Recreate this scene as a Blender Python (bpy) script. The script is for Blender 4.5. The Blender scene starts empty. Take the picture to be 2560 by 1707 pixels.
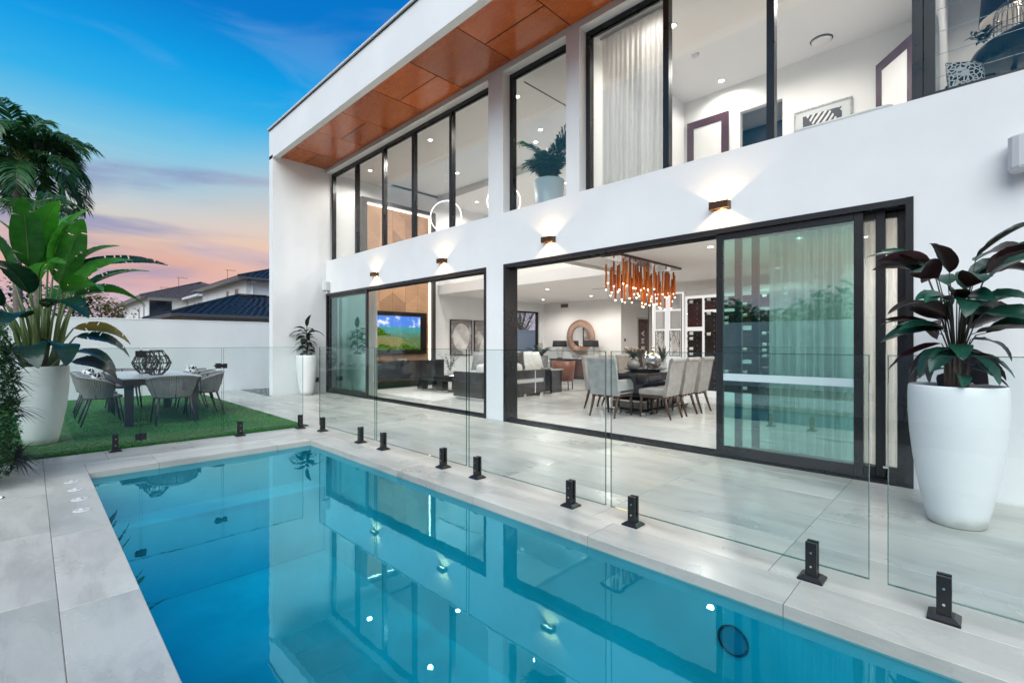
import bpy, bmesh, math, random
from mathutils import Vector, Matrix
random.seed(11)
rad = math.radians
S = bpy.context.scene
COL = S.collection

# ------------------------------------------------------------------ camera
cam = bpy.data.cameras.new('camera'); camo = bpy.data.objects.new('camera', cam); COL.objects.link(camo)
cam.sensor_width = 36.0; cam.lens = 1187.0 / 2560.0 * 36.0
cam.shift_y = 0.0016; cam.clip_start = 0.05; cam.clip_end = 2000
camo.location = (0, 0, 1.3)
camo.rotation_euler = (rad(90), 0, math.atan2(1187.0, 1205.0))
S.camera = camo

# ------------------------------------------------------------------ render / exposure
S.render.engine = 'CYCLES'
cy = S.cycles
cy.use_denoising = True
try: cy.denoiser = 'OPENIMAGEDENOISE'
except Exception: pass
cy.max_bounces = 8; cy.diffuse_bounces = 4; cy.glossy_bounces = 4; cy.transmission_bounces = 4; cy.transparent_max_bounces = 24
cy.sample_clamp_indirect = 4.0; cy.sample_clamp_direct = 0
cy.caustics_reflective = False; cy.caustics_refractive = False
cy.use_light_tree = True; cy.use_adaptive_sampling = True; cy.adaptive_threshold = 0.02
S.view_settings.view_transform = 'Standard'; S.view_settings.look = 'None'
S.view_settings.exposure = 0.68; S.view_settings.gamma = 1.0; S.view_settings.use_curve_mapping = False

def lin(r, g, b):
    def f(c):
        c /= 255.0
        return c / 12.92 if c <= 0.04045 else ((c + 0.055) / 1.055) ** 2.4
    return (f(r), f(g), f(b), 1.0)

# ------------------------------------------------------------------ sky: dusk, blue above, pink at the horizon
SUN_EL, SUN_ROT = rad(4), rad(250)
W = bpy.data.worlds.new('World'); S.world = W; W.use_nodes = True
wn, wl = W.node_tree.nodes, W.node_tree.links
wn.clear()
wo = wn.new('ShaderNodeOutputWorld'); bg = wn.new('ShaderNodeBackground')
tc = wn.new('ShaderNodeTexCoord'); sep = wn.new('ShaderNodeSeparateXYZ')
wl.new(tc.outputs['Generated'], sep.inputs[0])
ramp = wn.new('ShaderNodeValToRGB'); wl.new(sep.outputs['Z'], ramp.inputs[0])
cr = ramp.color_ramp; cr.interpolation = 'LINEAR'
stops = [(0.0, (196, 196, 222)), (0.05, (200, 186, 206)), (0.095, (208, 168, 172)), (0.14, (214, 166, 154)), (0.175, (218, 190, 174)),
         (0.21, (200, 200, 198)), (0.26, (162, 194, 210)), (0.32, (116, 190, 222)), (0.38, (46, 170, 226)), (0.44, (4, 152, 222)),
         (0.52, (0, 118, 200)), (0.7, (0, 96, 180)), (1.0, (0, 84, 165))]
cr.elements[0].position = stops[0][0]; cr.elements[0].color = lin(*stops[0][1])
cr.elements[1].position = stops[-1][0]; cr.elements[1].color = lin(*stops[-1][1])
for p, c in stops[1:-1]:
    e = cr.elements.new(p); e.color = lin(*c)
def wmath(op, a, b=None, clamp=False):
    n = wn.new('ShaderNodeMath'); n.operation = op; n.use_clamp = clamp
    for i, v in enumerate((a, b)):
        if v is None: continue
        if isinstance(v, (int, float)): n.inputs[i].default_value = v
        else: wl.new(v, n.inputs[i])
    return n.outputs[0]
def wnoise(scale, loc, sc, detail=5, dist=0.0):
    m = wn.new('ShaderNodeMapping'); m.inputs['Location'].default_value = loc; m.inputs['Scale'].default_value = sc
    wl.new(tc.outputs['Generated'], m.inputs[0])
    n = wn.new('ShaderNodeTexNoise'); n.inputs['Scale'].default_value = scale; n.inputs['Detail'].default_value = detail
    n.inputs['Distortion'].default_value = dist
    wl.new(m.outputs[0], n.inputs['Vector']); return n.outputs['Fac']
def wmr(v, a, b, c=0.0, d=1.0):
    n = wn.new('ShaderNodeMapRange'); n.interpolation_type = 'SMOOTHSTEP'
    wl.new(v, n.inputs[0])
    for i, q in enumerate((a, b, c, d)): n.inputs[1 + i].default_value = q
    return n.outputs[0]
def wmix(fac, a, b):
    n = wn.new('ShaderNodeMixRGB'); wl.new(fac, n.inputs[0])
    for i, v in ((1, a), (2, b)):
        if isinstance(v, tuple): n.inputs[i].default_value = v
        else: wl.new(v, n.inputs[i])
    return n.outputs[0]
# long streaks of dusky cloud, and paler wisps between them
n1 = wnoise(1.5, (3.1, 1.7, 0.4), (1, 1, 8.5), 6, 0.5)
n2 = wnoise(2.3, (7.7, 0.2, 2.0), (1, 1, 6.0), 10, 1.3)
lowband = wmath('MULTIPLY', wmr(sep.outputs['Z'], 0.02, 0.10), wmr(sep.outputs['Z'], 0.30, 0.46, 1.0, 0.0))
c1 = wmath('MULTIPLY', wmr(n1, 0.50, 0.66), lowband)
c1 = wmath('MULTIPLY', c1, 0.75)
col = wmix(c1, ramp.outputs[0], lin(128, 138, 182))
c2 = wmath('MULTIPLY', wmr(n2, 0.50, 0.72), wmr(sep.outputs['Z'], 0.05, 0.38, 0.62, 0.10))
pale = wn.new('ShaderNodeValToRGB'); wl.new(sep.outputs['Z'], pale.inputs[0])
pale.color_ramp.elements[0].position = 0.08; pale.color_ramp.elements[0].color = lin(222, 176, 172)
pale.color_ramp.elements[1].position = 0.34; pale.color_ramp.elements[1].color = lin(190, 214, 232)
col = wmix(c2, col, pale.outputs[0])
# warm after-glow low in the west, where the sun has just gone down
dotn = wn.new('ShaderNodeVectorMath'); dotn.operation = 'DOT_PRODUCT'; wl.new(tc.outputs['Generated'], dotn.inputs[0])
dotn.inputs[1].default_value = Vector((-0.93, 0.42, 0.12)).normalized()
glow = wmath('MULTIPLY', wmr(dotn.outputs['Value'], 0.955, 1.0), 0.28)
col = wmix(glow, col, lin(248, 200, 168))
sky = wn.new('ShaderNodeTexSky'); sky.sky_type = 'NISHITA'; sky.sun_disc = False
sky.sun_elevation = SUN_EL; sky.sun_rotation = SUN_ROT
mx = wn.new('ShaderNodeMixRGB'); mx.blend_type = 'ADD'; mx.inputs[0].default_value = 0.003
wl.new(col, mx.inputs[1]); wl.new(sky.outputs[0], mx.inputs[2])
wl.new(mx.outputs[0], bg.inputs[0]); bg.inputs[1].default_value = 0.67
wl.new(bg.outputs[0], wo.inputs[0])

# ------------------------------------------------------------------ one very soft dusk 'sun' (bright open sky behind the camera)
sl = bpy.data.lights.new('sun', 'SUN'); so = bpy.data.objects.new('sun', sl); COL.objects.link(so)
sl.energy = 2.65; sl.angle = rad(60); sl.color = (0.97, 1.0, 0.94)
so.rotation_euler = Vector((-0.38, 0.60, -0.70)).to_track_quat('-Z', 'Y').to_euler()
so.location = (6, -8, 9)

# ------------------------------------------------------------------ mesh helpers
class MB:
    def __init__(s): s.v = []; s.f = []; s.sm = []
    def add(s, vs, fs, smooth=False):
        o = len(s.v); s.v += [tuple(p) for p in vs]
        s.f += [tuple(i + o for i in f) for f in fs]; s.sm += [smooth] * len(fs); return s
    def box(s, x0, x1, y0, y1, z0, z1):
        v = [(x0,y0,z0),(x1,y0,z0),(x1,y1,z0),(x0,y1,z0),(x0,y0,z1),(x1,y0,z1),(x1,y1,z1),(x0,y1,z1)]
        return s.add(v, [(0,3,2,1),(4,5,6,7),(0,1,5,4),(1,2,6,5),(2,3,7,6),(3,0,4,7)])
    def obox(s, c, size, M):                       # oriented box
        hx, hy, hz = [q / 2 for q in size]; c = Vector(c); v = []
        for z in (-hz, hz):
            for x, y in ((-hx,-hy),(hx,-hy),(hx,hy),(-hx,hy)): v.append(c + M @ Vector((x, y, z)))
        return s.add(v, [(0,3,2,1),(4,5,6,7),(0,1,5,4),(1,2,6,5),(2,3,7,6),(3,0,4,7)])
    def frustum(s, c0, s0, c1, s1):                # box tapering between two rectangles
        v = []
        for c, q in ((c0, s0), (c1, s1)):
            for x, y in ((-1,-1),(1,-1),(1,1),(-1,1)): v.append((c[0] + x*q[0]/2, c[1] + y*q[1]/2, c[2]))
        return s.add(v, [(0,3,2,1),(4,5,6,7),(0,1,5,4),(1,2,6,5),(2,3,7,6),(3,0,4,7)])
    def tube(s, pts, r, n=8, cap=True, smooth=True):
        pts = [Vector(p) for p in pts]; m = len(pts)
        rs = r if isinstance(r, (list, tuple)) else [r] * m
        vs = []; up = None
        for i, p in enumerate(pts):
            t = (pts[min(i+1, m-1)] - pts[max(i-1, 0)]).normalized()
            if up is None:
                up = Vector((0,0,1)) if abs(t.z) < 0.9 else Vector((1,0,0))
            a = t.cross(up)
            if a.length < 1e-5: a = t.cross(Vector((0,1,0)))
            a.normalize(); b = a.cross(t).normalized(); up = b
            for k in range(n):
                an = 2*math.pi*k/n; vs.append(p + (a*math.cos(an) + b*math.sin(an)) * rs[i])
        fs = [(i*n+k, i*n+(k+1)%n, (i+1)*n+(k+1)%n, (i+1)*n+k) for i in range(m-1) for k in range(n)]
        s.add(vs, fs, smooth)
        if cap:
            o = len(s.v) - m*n
            s.f += [tuple(o+k for k in range(n-1,-1,-1)), tuple(o+(m-1)*n+k for k in range(n))]; s.sm += [False, False]
        return s
    def cyl(s, c, r, z0, z1, n=16, r1=None, smooth=True):
        return s.tube([(c[0],c[1],z0),(c[0],c[1],z1)], [r, r if r1 is None else r1], n, True, smooth)
    def lathe(s, prof, c=(0,0,0), n=32, cap0=False, cap1=False):
        vs = []; m = len(prof)
        for r, z in prof:
            for k in range(n):
                a = 2*math.pi*k/n; vs.append((c[0]+r*math.cos(a), c[1]+r*math.sin(a), c[2]+z))
        fs = [(i*n+k, i*n+(k+1)%n, (i+1)*n+(k+1)%n, (i+1)*n+k) for i in range(m-1) for k in range(n)]
        o = len(s.v); s.add(vs, fs, True)
        if cap0: s.f.append(tuple(o+k for k in range(n-1,-1,-1))); s.sm.append(False)
        if cap1: s.f.append(tuple(o+(m-1)*n+k for k in range(n))); s.sm.append(False)
        return s
    def prism(s, poly, z0, z1):
        n = len(poly); v = [(x,y,z0) for x,y in poly] + [(x,y,z1) for x,y in poly]
        return s.add(v, [tuple(range(n-1,-1,-1)), tuple(range(n,2*n))] + [(i,(i+1)%n,n+(i+1)%n,n+i) for i in range(n)])
    def torus(s, c, R_, r, axis='Z', n=48, m=10):
        vs = []
        for i in range(n):
            a = 2*math.pi*i/n
            for k in range(m):
                b = 2*math.pi*k/m; q = R_ + r*math.cos(b); p = (q*math.cos(a), q*math.sin(a), r*math.sin(b))
                if axis == 'X': p = (p[2], p[0], p[1])
                elif axis == 'Y': p = (p[0], p[2], p[1])
                vs.append((c[0]+p[0], c[1]+p[1], c[2]+p[2]))
        return s.add(vs, [(i*m+k, ((i+1)%n)*m+k, ((i+1)%n)*m+(k+1)%m, i*m+(k+1)%m) for i in range(n) for k in range(m)], True)
    def sphere(s, c, r, n=12, m=8, sz=1.0):
        vs = [(c[0],c[1],c[2]-r*sz)]
        for i in range(1, m):
            a = -math.pi/2 + math.pi*i/m
            for k in range(n):
                b = 2*math.pi*k/n; vs.append((c[0]+r*math.cos(a)*math.cos(b), c[1]+r*math.cos(a)*math.sin(b), c[2]+r*sz*math.sin(a)))
        vs.append((c[0],c[1],c[2]+r*sz)); fs = [(0,1+(k+1)%n,1+k) for k in range(n)]
        for i in range(m-2):
            fs += [(1+i*n+k,1+i*n+(k+1)%n,1+(i+1)*n+(k+1)%n,1+(i+1)*n+k) for k in range(n)]
        t = len(vs)-1; fs += [(1+(m-2)*n+k,1+(m-2)*n+(k+1)%n,t) for k in range(n)]
        return s.add(vs, fs, True)
    def mesh(s, name):
        me = bpy.data.meshes.new(name); me.from_pydata(s.v, [], s.f); me.polygons.foreach_set('use_smooth', s.sm); me.update(); return me

def link(o, parent=None):
    COL.objects.link(o)
    if parent is not None: o.parent = parent
    return o
def obj(name, mb, mat, parent=None, loc=(0,0,0), rot=(0,0,0), bevel=0.0, seg=2, subsurf=0):
    me = mb.mesh(name) if isinstance(mb, MB) else mb
    if mat is not None and len(me.materials) == 0: me.materials.append(mat)
    o = link(bpy.data.objects.new(name, me), parent); o.location = loc; o.rotation_euler = rot
    if bevel:
        b = o.modifiers.new('bevel', 'BEVEL'); b.width = bevel; b.segments = seg; b.limit_method = 'ANGLE'; b.angle_limit = rad(40)
        b.harden_normals = False
    if subsurf:
        q = o.modifiers.new('sub', 'SUBSURF'); q.levels = subsurf; q.render_levels = subsurf
    return o
def tag(o, label, cat, group=None):
    o['label'] = label; o['category'] = cat
    if group: o['group'] = group
    return o
def struct(o): o['kind'] = 'structure'; return o
def stuff(o): o['kind'] = 'stuff'; return o
def thing(name, label, cat, loc=(0,0,0), rotz=0.0, group=None):
    o = link(bpy.data.objects.new(name, None)); o.location = loc; o.rotation_euler = (0,0,rotz); o.empty_display_size = 0.1
    return tag(o, label, cat, group)
def dup(root, loc, rotz, label, group=None):
    r = root.copy(); COL.objects.link(r); r.location = loc; r.rotation_euler = (0,0,rotz); r['label'] = label
    if group: r['group'] = group
    for ch in list(root.children):
        c = ch.copy(); COL.objects.link(c); c.parent = r
        for g_ in ch.children:
            d = g_.copy(); COL.objects.link(d); d.parent = c
    return r

# ------------------------------------------------------------------ material helpers
MATS = {}
class NT:
    def __init__(s, name):
        s.m = bpy.data.materials.new(name); s.m.use_nodes = True
        s.n, s.l = s.m.node_tree.nodes, s.m.node_tree.links; s.n.clear()
        s.out = s.n.new('ShaderNodeOutputMaterial'); s.tc = s.n.new('ShaderNodeTexCoord'); MATS[name] = s.m
    def new(s, t, **kw):
        n = s.n.new('ShaderNode' + t)
        for k, v in kw.items(): setattr(n, k, v)
        return n
    def put(s, sock, v):
        if isinstance(v, bpy.types.NodeSocket): s.l.new(v, sock)
        elif v is not None: sock.default_value = v
    def math(s, op, a, b=None, clamp=False):
        n = s.new('Math', operation=op, use_clamp=clamp); s.put(n.inputs[0], a); s.put(n.inputs[1], b); return n.outputs[0]
    def mix(s, f, a, b, mode='MIX'):
        n = s.new('MixRGB', blend_type=mode); s.put(n.inputs[0], f); s.put(n.inputs[1], a); s.put(n.inputs[2], b); return n.outputs[0]
    def map(s, sc=(1,1,1), loc=(0,0,0), rot=(0,0,0), src='Object'):
        n = s.new('Mapping'); n.inputs['Scale'].default_value = sc; n.inputs['Location'].default_value = loc; n.inputs['Rotation'].default_value = rot
        s.put(n.inputs[0], s.tc.outputs[src] if isinstance(src, str) else src); return n.outputs[0]
    def noise(s, v, scale, detail=4, rough=.55, dist=0.0):
        n = s.new('TexNoise'); s.put(n.inputs['Vector'], v); n.inputs['Scale'].default_value = scale; n.inputs['Detail'].default_value = detail
        n.inputs['Roughness'].default_value = rough; n.inputs['Distortion'].default_value = dist; return n.outputs['Fac']
    def mr(s, v, a, b, c=0.0, d=1.0):
        n = s.new('MapRange', interpolation_type='SMOOTHSTEP'); s.put(n.inputs[0], v)
        for i, q in enumerate((a, b, c, d)): n.inputs[1+i].default_value = q
        return n.outputs[0]
    def sep(s, v):
        n = s.new('SeparateXYZ'); s.put(n.inputs[0], v); return n.outputs
    def bump(s, h, strength, dist=0.01):
        n = s.new('Bump'); n.inputs['Strength'].default_value = strength; n.inputs['Distance'].default_value = dist; s.put(n.inputs['Height'], h); return n.outputs[0]
    def bsdf(s, col, rough=.5, metal=0.0, normal=None, **kw):
        b = s.new('BsdfPrincipled'); s.put(b.inputs['Base Color'], col); s.put(b.inputs['Roughness'], rough); s.put(b.inputs['Metallic'], metal)
        s.put(b.inputs['Normal'], normal)
        for k, v in kw.items(): s.put(b.inputs[k.replace('_', ' ')], v)
        s.l.new(b.outputs[0], s.out.inputs[0]); return b
    def rnd(s): return s.new('ObjectInfo').outputs['Random']
def c4(c): return tuple(c) if len(c) == 4 else (c[0], c[1], c[2], 1.0)
def pm(name, col, rough=.5, metal=0.0, var=0.0, vs=4.0, bump=0.0, bs=60.0, stretch=(1,1,1), rvar=0.0, tint=0.0, **kw):
    t = NT(name); col = c4(col); v = t.map(stretch)
    c = col
    if var:
        f = t.noise(v, vs, 5)
        c = t.mix(t.mr(f, .3, .7), tuple(q*(1-var) for q in col[:3]) + (1,), tuple(min(1, q*(1+var*.6)) for q in col[:3]) + (1,))
    if tint:
        c = t.mix(1.0, c, t.mix(t.rnd(), (1-tint,)*3 + (1,), (1,1,1,1)), 'MULTIPLY')
    r = rough
    if rvar: r = t.mr(t.noise(v, vs*1.7, 4), .3, .7, max(0, rough-rvar), min(1, rough+rvar))
    nrm = t.bump(t.noise(v, bs, 3), bump, .004) if bump else None
    t.bsdf(c, r, metal, nrm, **kw); return t.m
def emit(name, col, strength):
    t = NT(name); e = t.new('Emission'); e.inputs[0].default_value = c4(col); e.inputs[1].default_value = strength
    t.l.new(e.outputs[0], t.out.inputs[0]); return t.m
def schlick(t, r0, rmax=1.0, pw=5.0, normal=None):
    lw = t.new('LayerWeight'); lw.inputs[0].default_value = 0.5; t.put(lw.inputs['Normal'], normal)
    f = t.math('POWER', lw.outputs['Facing'], pw)
    return t.math('ADD', t.math('MULTIPLY', f, rmax - r0), r0, True)
def glassy(name, tint, r0=.04, rough=0.0, rmax=1.0, refl=(1,1,1,1)):
    t = NT(name); tr = t.new('BsdfTransparent'); tr.inputs[0].default_value = c4(tint)
    g = t.new('BsdfGlossy'); g.inputs['Color'].default_value = refl; g.inputs['Roughness'].default_value = rough
    m = t.new('MixShader'); t.put(m.inputs[0], schlick(t, r0, rmax)); t.l.new(tr.outputs[0], m.inputs[1]); t.l.new(g.outputs[0], m.inputs[2])
    t.l.new(m.outputs[0], t.out.inputs[0]); return t.m
# ================================================================== materials
WHITE = NT('white_render')
def _wr(t):
    v = t.map((1,1,1)); f = t.noise(v, .9, 5, .6); g = t.noise(v, 14, 4, .6)
    c = t.mix(t.mr(f, .3, .75), (.74,.74,.745,1), (.80,.80,.80,1))
    st = t.noise(t.map((7,7,.5)), 1.2, 5, .65)      # faint rain streaks
    c = t.mix(t.mr(st, .62, .8, 0, .10), c, (.5,.5,.49,1))
    h = t.math('ADD', t.math('MULTIPLY', g, .5), t.noise(v, 130, 3))
    t.bsdf(c, .82, 0, t.bump(h, .10, .003))
    return t.m
M_WHITE = _wr(WHITE)
M_INT = pm('interior_paint', (.80,.785,.765), .7, var=.03, vs=1.0)
M_CEIL = pm('ceiling_paint', (.78,.765,.75), .75, var=.02, vs=.8)
def _stone(name, base, dark, rough, axis, gloss=0.0):
    t = NT(name); oi = t.new('ObjectInfo'); off = t.new('CombineXYZ')
    for i in range(3): t.put(off.inputs[i], t.math('MULTIPLY', oi.outputs['Random'], (37.0, 61.0, 13.0)[i]))
    va = t.new('VectorMath', operation='ADD'); t.put(va.inputs[0], t.tc.outputs['Object']); t.put(va.inputs[1], off.outputs[0])
    st = (1.0, 3.6, 3.6) if axis == 'X' else (3.6, 1.0, 3.6)
    v1 = t.map(st, src=va.outputs[0]); v0 = t.map(src=va.outputs[0])
    a = t.noise(v1, .9, 8, .60, .35); b = t.noise(v0, 1.6, 6, .6, .2); s_ = t.noise(v1, 6.0, 6, .7, .2)
    c = t.mix(t.mr(a, .36, .82), base, dark)
    c = t.mix(t.mr(b, .35, .75, 0, .45), c, tuple(q*.84 for q in base[:3]) + (1,))
    vein = t.math('ABSOLUTE', t.math('SUBTRACT', a, .56)); c = t.mix(t.mr(vein, .0, .010, .16, 0), c, tuple(q*.62 for q in dark[:3]) + (1,))
    c = t.mix(t.mr(s_, .5, .75, 0, .18), c, tuple(q*1.15 for q in base[:3]) + (1,))
    c = t.mix(1.0, c, t.mix(oi.outputs['Random'], (.86,.88,.88,1), (1.05,1.04,1.02,1)), 'MULTIPLY')
    sp = t.noise(v0, 85, 2); c = t.mix(t.mr(sp, .70, .78, 0, .35), c, (.13,.12,.11,1))
    r = t.mr(b, .3, .7, rough-.08, rough+.12)
    fine = t.noise(v1, 38, 4, .75); c = t.mix(t.mr(fine, .52, .78, 0, .22), c, tuple(q*.70 for q in dark[:3]) + (1,))
    t.bsdf(c, r, 0, t.bump(t.math('ADD', t.noise(v0, 40, 4), s_), .14, .002)); return t.m
M_TILE = _stone('stone_tile', (.545,.53,.488,1), (.285,.282,.265,1), .33, 'X')
M_TILEY = _stone('stone_tile_cross', (.545,.53,.488,1), (.285,.282,.265,1), .33, 'Y')
M_GROUT = pm('grout', (.17,.165,.155), .9, var=.2, vs=8)
M_MARBLE = _stone('marble_floor', (.66,.645,.625,1), (.56,.545,.53,1), .12, 'X')
M_DMARBLE = NT('dark_marble')
def _dm(t):
    v = t.map(); a = t.noise(v, 2.6, 8, .6, 1.6); vein = t.math('ABSOLUTE', t.math('SUBTRACT', a, .5))
    t.bsdf(t.mix(t.mr(vein, 0, .012, 1, 0), (.05,.05,.05,1), (.55,.55,.55,1)), .12); return t.m
M_DMARBLE = _dm(M_DMARBLE)
M_BLACK = pm('black_aluminium', (.012,.013,.015), .32, rvar=.06, vs=3)
M_BLACKP = pm('black_powdercoat', (.010,.010,.011), .38, bump=.05, bs=300)
M_STEEL = pm('polished_steel', (.72,.71,.70), .14, 1.0)
M_LACQ = pm('dark_lacquer', (.018,.015,.015), .10, var=.2, vs=2, Coat_Weight=.6)
M_BROWN = pm('brown_lacquer', (.085,.030,.022), .14, var=.35, vs=3, stretch=(1,1,6), Coat_Weight=.4)
M_WALNUT = pm('walnut_leg', (.060,.028,.015), .38, var=.4, vs=5, stretch=(6,6,1))
def _wood(name, base, dark, rough, sc):
    t = NT(name); oi = t.new('ObjectInfo'); off = t.new('CombineXYZ')
    for i in range(3): t.put(off.inputs[i], t.math('MULTIPLY', oi.outputs['Random'], (41.0, 23.0, 7.0)[i]))
    va = t.new('VectorMath', operation='ADD'); t.put(va.inputs[0], t.tc.outputs['Object']); t.put(va.inputs[1], off.outputs[0])
    v1 = t.map(sc, src=va.outputs[0]); g = t.noise(v1, 2.0, 7, .65, 1.4); f = t.noise(v1, 11, 5, .7, .4); b = t.noise(t.map(src=va.outputs[0]), 1.3, 3)
    c = t.mix(t.mr(g, .32, .72), base, dark); c = t.mix(t.mr(f, .45, .8, 0, .3), c, tuple(q*.55 for q in dark[:3]) + (1,))
    c = t.mix(t.mr(b, .35, .7, 0, .25), c, tuple(min(1, q*1.35) for q in base[:3]) + (1,))
    c = t.mix(1.0, c, t.mix(oi.outputs['Random'], (.70,.66,.62,1), (1.12,1.10,1.06,1)), 'MULTIPLY')
    t.bsdf(c, t.mr(f, .3, .7, rough-.07, rough+.08), 0, t.bump(f, .06, .002), Coat_Weight=.25, Coat_Roughness=.22); return t.m
M_SOFFIT = _wood('soffit_plywood', (.54,.122,.013,1), (.36,.064,.008,1), .26, (1.0, 7.0, 7.0))
M_OAK = _wood('oak_panel', (.50,.30,.18,1), (.42,.235,.13,1), .5, (7.0, 1.0, 7.0))
M_GLASS = glassy('window_glass', (.93,.945,.94), .035)
M_FENCE = glassy('fence_glass', (.935,.965,.965), .030, rmax=.9)
M_FEDGE = glassy('fence_glass_edge', (.42,.60,.57), .10)
M_TINT = glassy('tinted_door_glass', (.64,.90,.86), .22, rmax=.95, refl=(.86,.98,1,1))
M_FROST = NT('frosted_strip')
def _fr(t):
    a = t.new('BsdfTransparent'); d = t.new('BsdfDiffuse'); d.inputs[0].default_value = (.75,.85,.88,1); m = t.new('MixShader'); m.inputs[0].default_value = .62
    t.l.new(a.outputs[0], m.inputs[1]); t.l.new(d.outputs[0], m.inputs[2]); t.l.new(m.outputs[0], t.out.inputs[0]); return t.m
M_FROST = _fr(M_FROST)
def _sheer(name, col, opac):
    t = NT(name); a = t.new('BsdfTransparent'); d = t.new('BsdfDiffuse'); tl = t.new('BsdfTranslucent')
    w = t.noise(t.map((60,60,1.5)), 2.0, 2)
    c = t.mix(t.mr(w, .3, .7), c4([q*.86 for q in col]), c4(col)); t.put(d.inputs[0], c); t.put(tl.inputs[0], c)
    m1 = t.new('MixShader'); m1.inputs[0].default_value = .5; t.l.new(d.outputs[0], m1.inputs[1]); t.l.new(tl.outputs[0], m1.inputs[2])
    m = t.new('MixShader'); m.inputs[0].default_value = opac; t.l.new(a.outputs[0], m.inputs[1]); t.l.new(m1.outputs[0], m.inputs[2]); t.l.new(m.outputs[0], t.out.inputs[0]); return t.m
M_SHEER = _sheer('sheer_curtain', (.72,.71,.69), .82)
M_WATER = NT('pool_water')
def _water(t):
    v = t.map((1,1,1)); h = t.math('ADD', t.noise(v, 1.6, 3), t.math('MULTIPLY', t.noise(v, 7, 3), .22))
    nb = t.bump(h, .016, .05)
    tr = t.new('BsdfTransparent'); tr.inputs[0].default_value = (.30,.86,.95,1)
    g = t.new('BsdfGlossy'); g.inputs['Color'].default_value = (.34,.86,1,1); g.inputs['Roughness'].default_value = 0.0; t.put(g.inputs['Normal'], nb)
    m = t.new('MixShader'); t.put(m.inputs[0], schlick(t, .085, .95, 2.8)); t.l.new(tr.outputs[0], m.inputs[1]); t.l.new(g.outputs[0], m.inputs[2])
    t.l.new(m.outputs[0], t.out.inputs[0]); return t.m
M_WATER = _water(M_WATER)
M_POOL = pm('pool_plaster', (.003,.38,.44), .6, var=.18, vs=1.6, bump=.05, bs=80)
M_POT = NT('white_fibreglass')
def _pot(t):
    v = t.map(); o = t.sep(t.tc.outputs['Object']); n = t.noise(v, 9, 5, .65); n2 = t.noise(t.map((9,9,1.2)), 2.0, 5, .7)
    c = t.mix(t.mr(t.noise(v, 2.0, 4), .3, .7), (.76,.765,.765,1), (.81,.81,.80,1))
    grime_contact = t.math('SUBTRACT', t.math('MULTIPLY', n, .16), o[2])                     # base grime that also paints a contact shadow above the paving
    c = t.mix(t.mr(grime_contact, .0, .07, 0, .45), c, (.33,.30,.23,1)); c = t.mix(t.mr(n2, .64, .80, 0, .10), c, (.5,.49,.46,1))
    t.bsdf(c, t.mr(n, .3, .7, .34, .48), 0, t.bump(t.noise(v, 60, 3), .04, .003)); return t.m
M_POT = _pot(M_POT)
M_SOIL = pm('potting_soil', (.030,.022,.016), .95, var=.5, vs=30, bump=.8, bs=60)
M_ROPE = pm('grey_rope', (.29,.285,.29), .75, var=.15, vs=30, bump=.2, bs=200)
M_GREYMETAL = pm('dark_grey_metal', (.030,.034,.042), .42, rvar=.05)
M_CERAMIC = pm('white_table_top', (.60,.61,.61), .25, var=.04, vs=3)
M_LINEN = pm('grey_upholstery', (.30,.275,.258), .85, var=.18, vs=7, bump=.15, bs=260, Sheen_Weight=.35)
M_VELVET = pm('blue_grey_upholstery', (.28,.295,.295), .8, var=.2, vs=6, bump=.12, bs=260, Sheen_Weight=.4)
M_SOFA = pm('cream_cushion', (.74,.72,.69), .85, var=.06, vs=6, bump=.15, bs=150)
M_PILLOW = pm('grey_pillow', (.38,.36,.35), .7, var=.3, vs=8, bump=.1, bs=120)
M_FUR = pm('white_fluffy_pillow', (.80,.78,.76), .95, var=.2, vs=40, bump=1.0, bs=60)
M_LEATHER = pm('tan_leather', (.22,.075,.040), .4, var=.25, vs=5)
M_RUG = pm('pale_rug', (.60,.58,.555), .95, var=.10, vs=25, bump=.5, bs=180)
M_COPPER = pm('copper', (.62,.33,.20), .32, .75, var=.2, vs=6)
M_COPPERTUBE = NT('copper_tube')
def _ct(t):
    c = t.mix(t.rnd(), (.55,.10,.018,1), (.95,.28,.030,1)); t.bsdf(c, .30, .35); return t.m
M_COPPERTUBE = _ct(M_COPPERTUBE)
M_MIRROR = pm('mirror', (.85,.85,.85), .02, 1.0)
M_BLACKFAB = pm('black_lampshade', (.012,.012,.012), .8)
M_PORC = pm('white_porcelain', (.75,.73,.71), .25)
M_WHITEPLASTIC = pm('white_plastic', (.62,.63,.64), .4)
M_BULB = emit('warm_bulb', (1.0,.82,.58), 4.5)
M_DL = emit('downlight_lens', (1.0,.96,.90), 14.0)
M_LED = emit('led_strip', (1.0,.90,.76), 5.0)
M_LEDW = emit('led_white', (1.0,.97,.94), 2.5)
M_SHELFLED = emit('shelf_backlight', (1.0,.97,.94), .55)
M_GOLD = pm('gold_inside', (.75,.45,.12), .3, .9)
M_GRASSBASE = pm('turf_backing', (.026,.135,.028), .95, var=.35, vs=3, bump=.6, bs=300)
M_BLADE = NT('turf_blade')
def _bl(t):
    f = t.noise(t.map(src='Object'), 40, 3); g = t.noise(t.map(src='Object'), .9, 4)
    c = t.mix(t.mr(f, .3, .7), (.020,.135,.024,1), (.048,.215,.036,1)); c = t.mix(t.mr(g, .35, .7, 0, .35), c, (.045,.12,.02,1))
    t.bsdf(c, .6); return t.m
M_BLADE = _bl(M_BLADE)
M_EARTH = pm('earth', (.085,.075,.055), .95, var=.4, vs=1.2, bump=.4, bs=20)
M_PEBBLE = pm('grey_pebble', (.30,.30,.30), .7, var=.35, vs=20, tint=.4)
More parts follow.
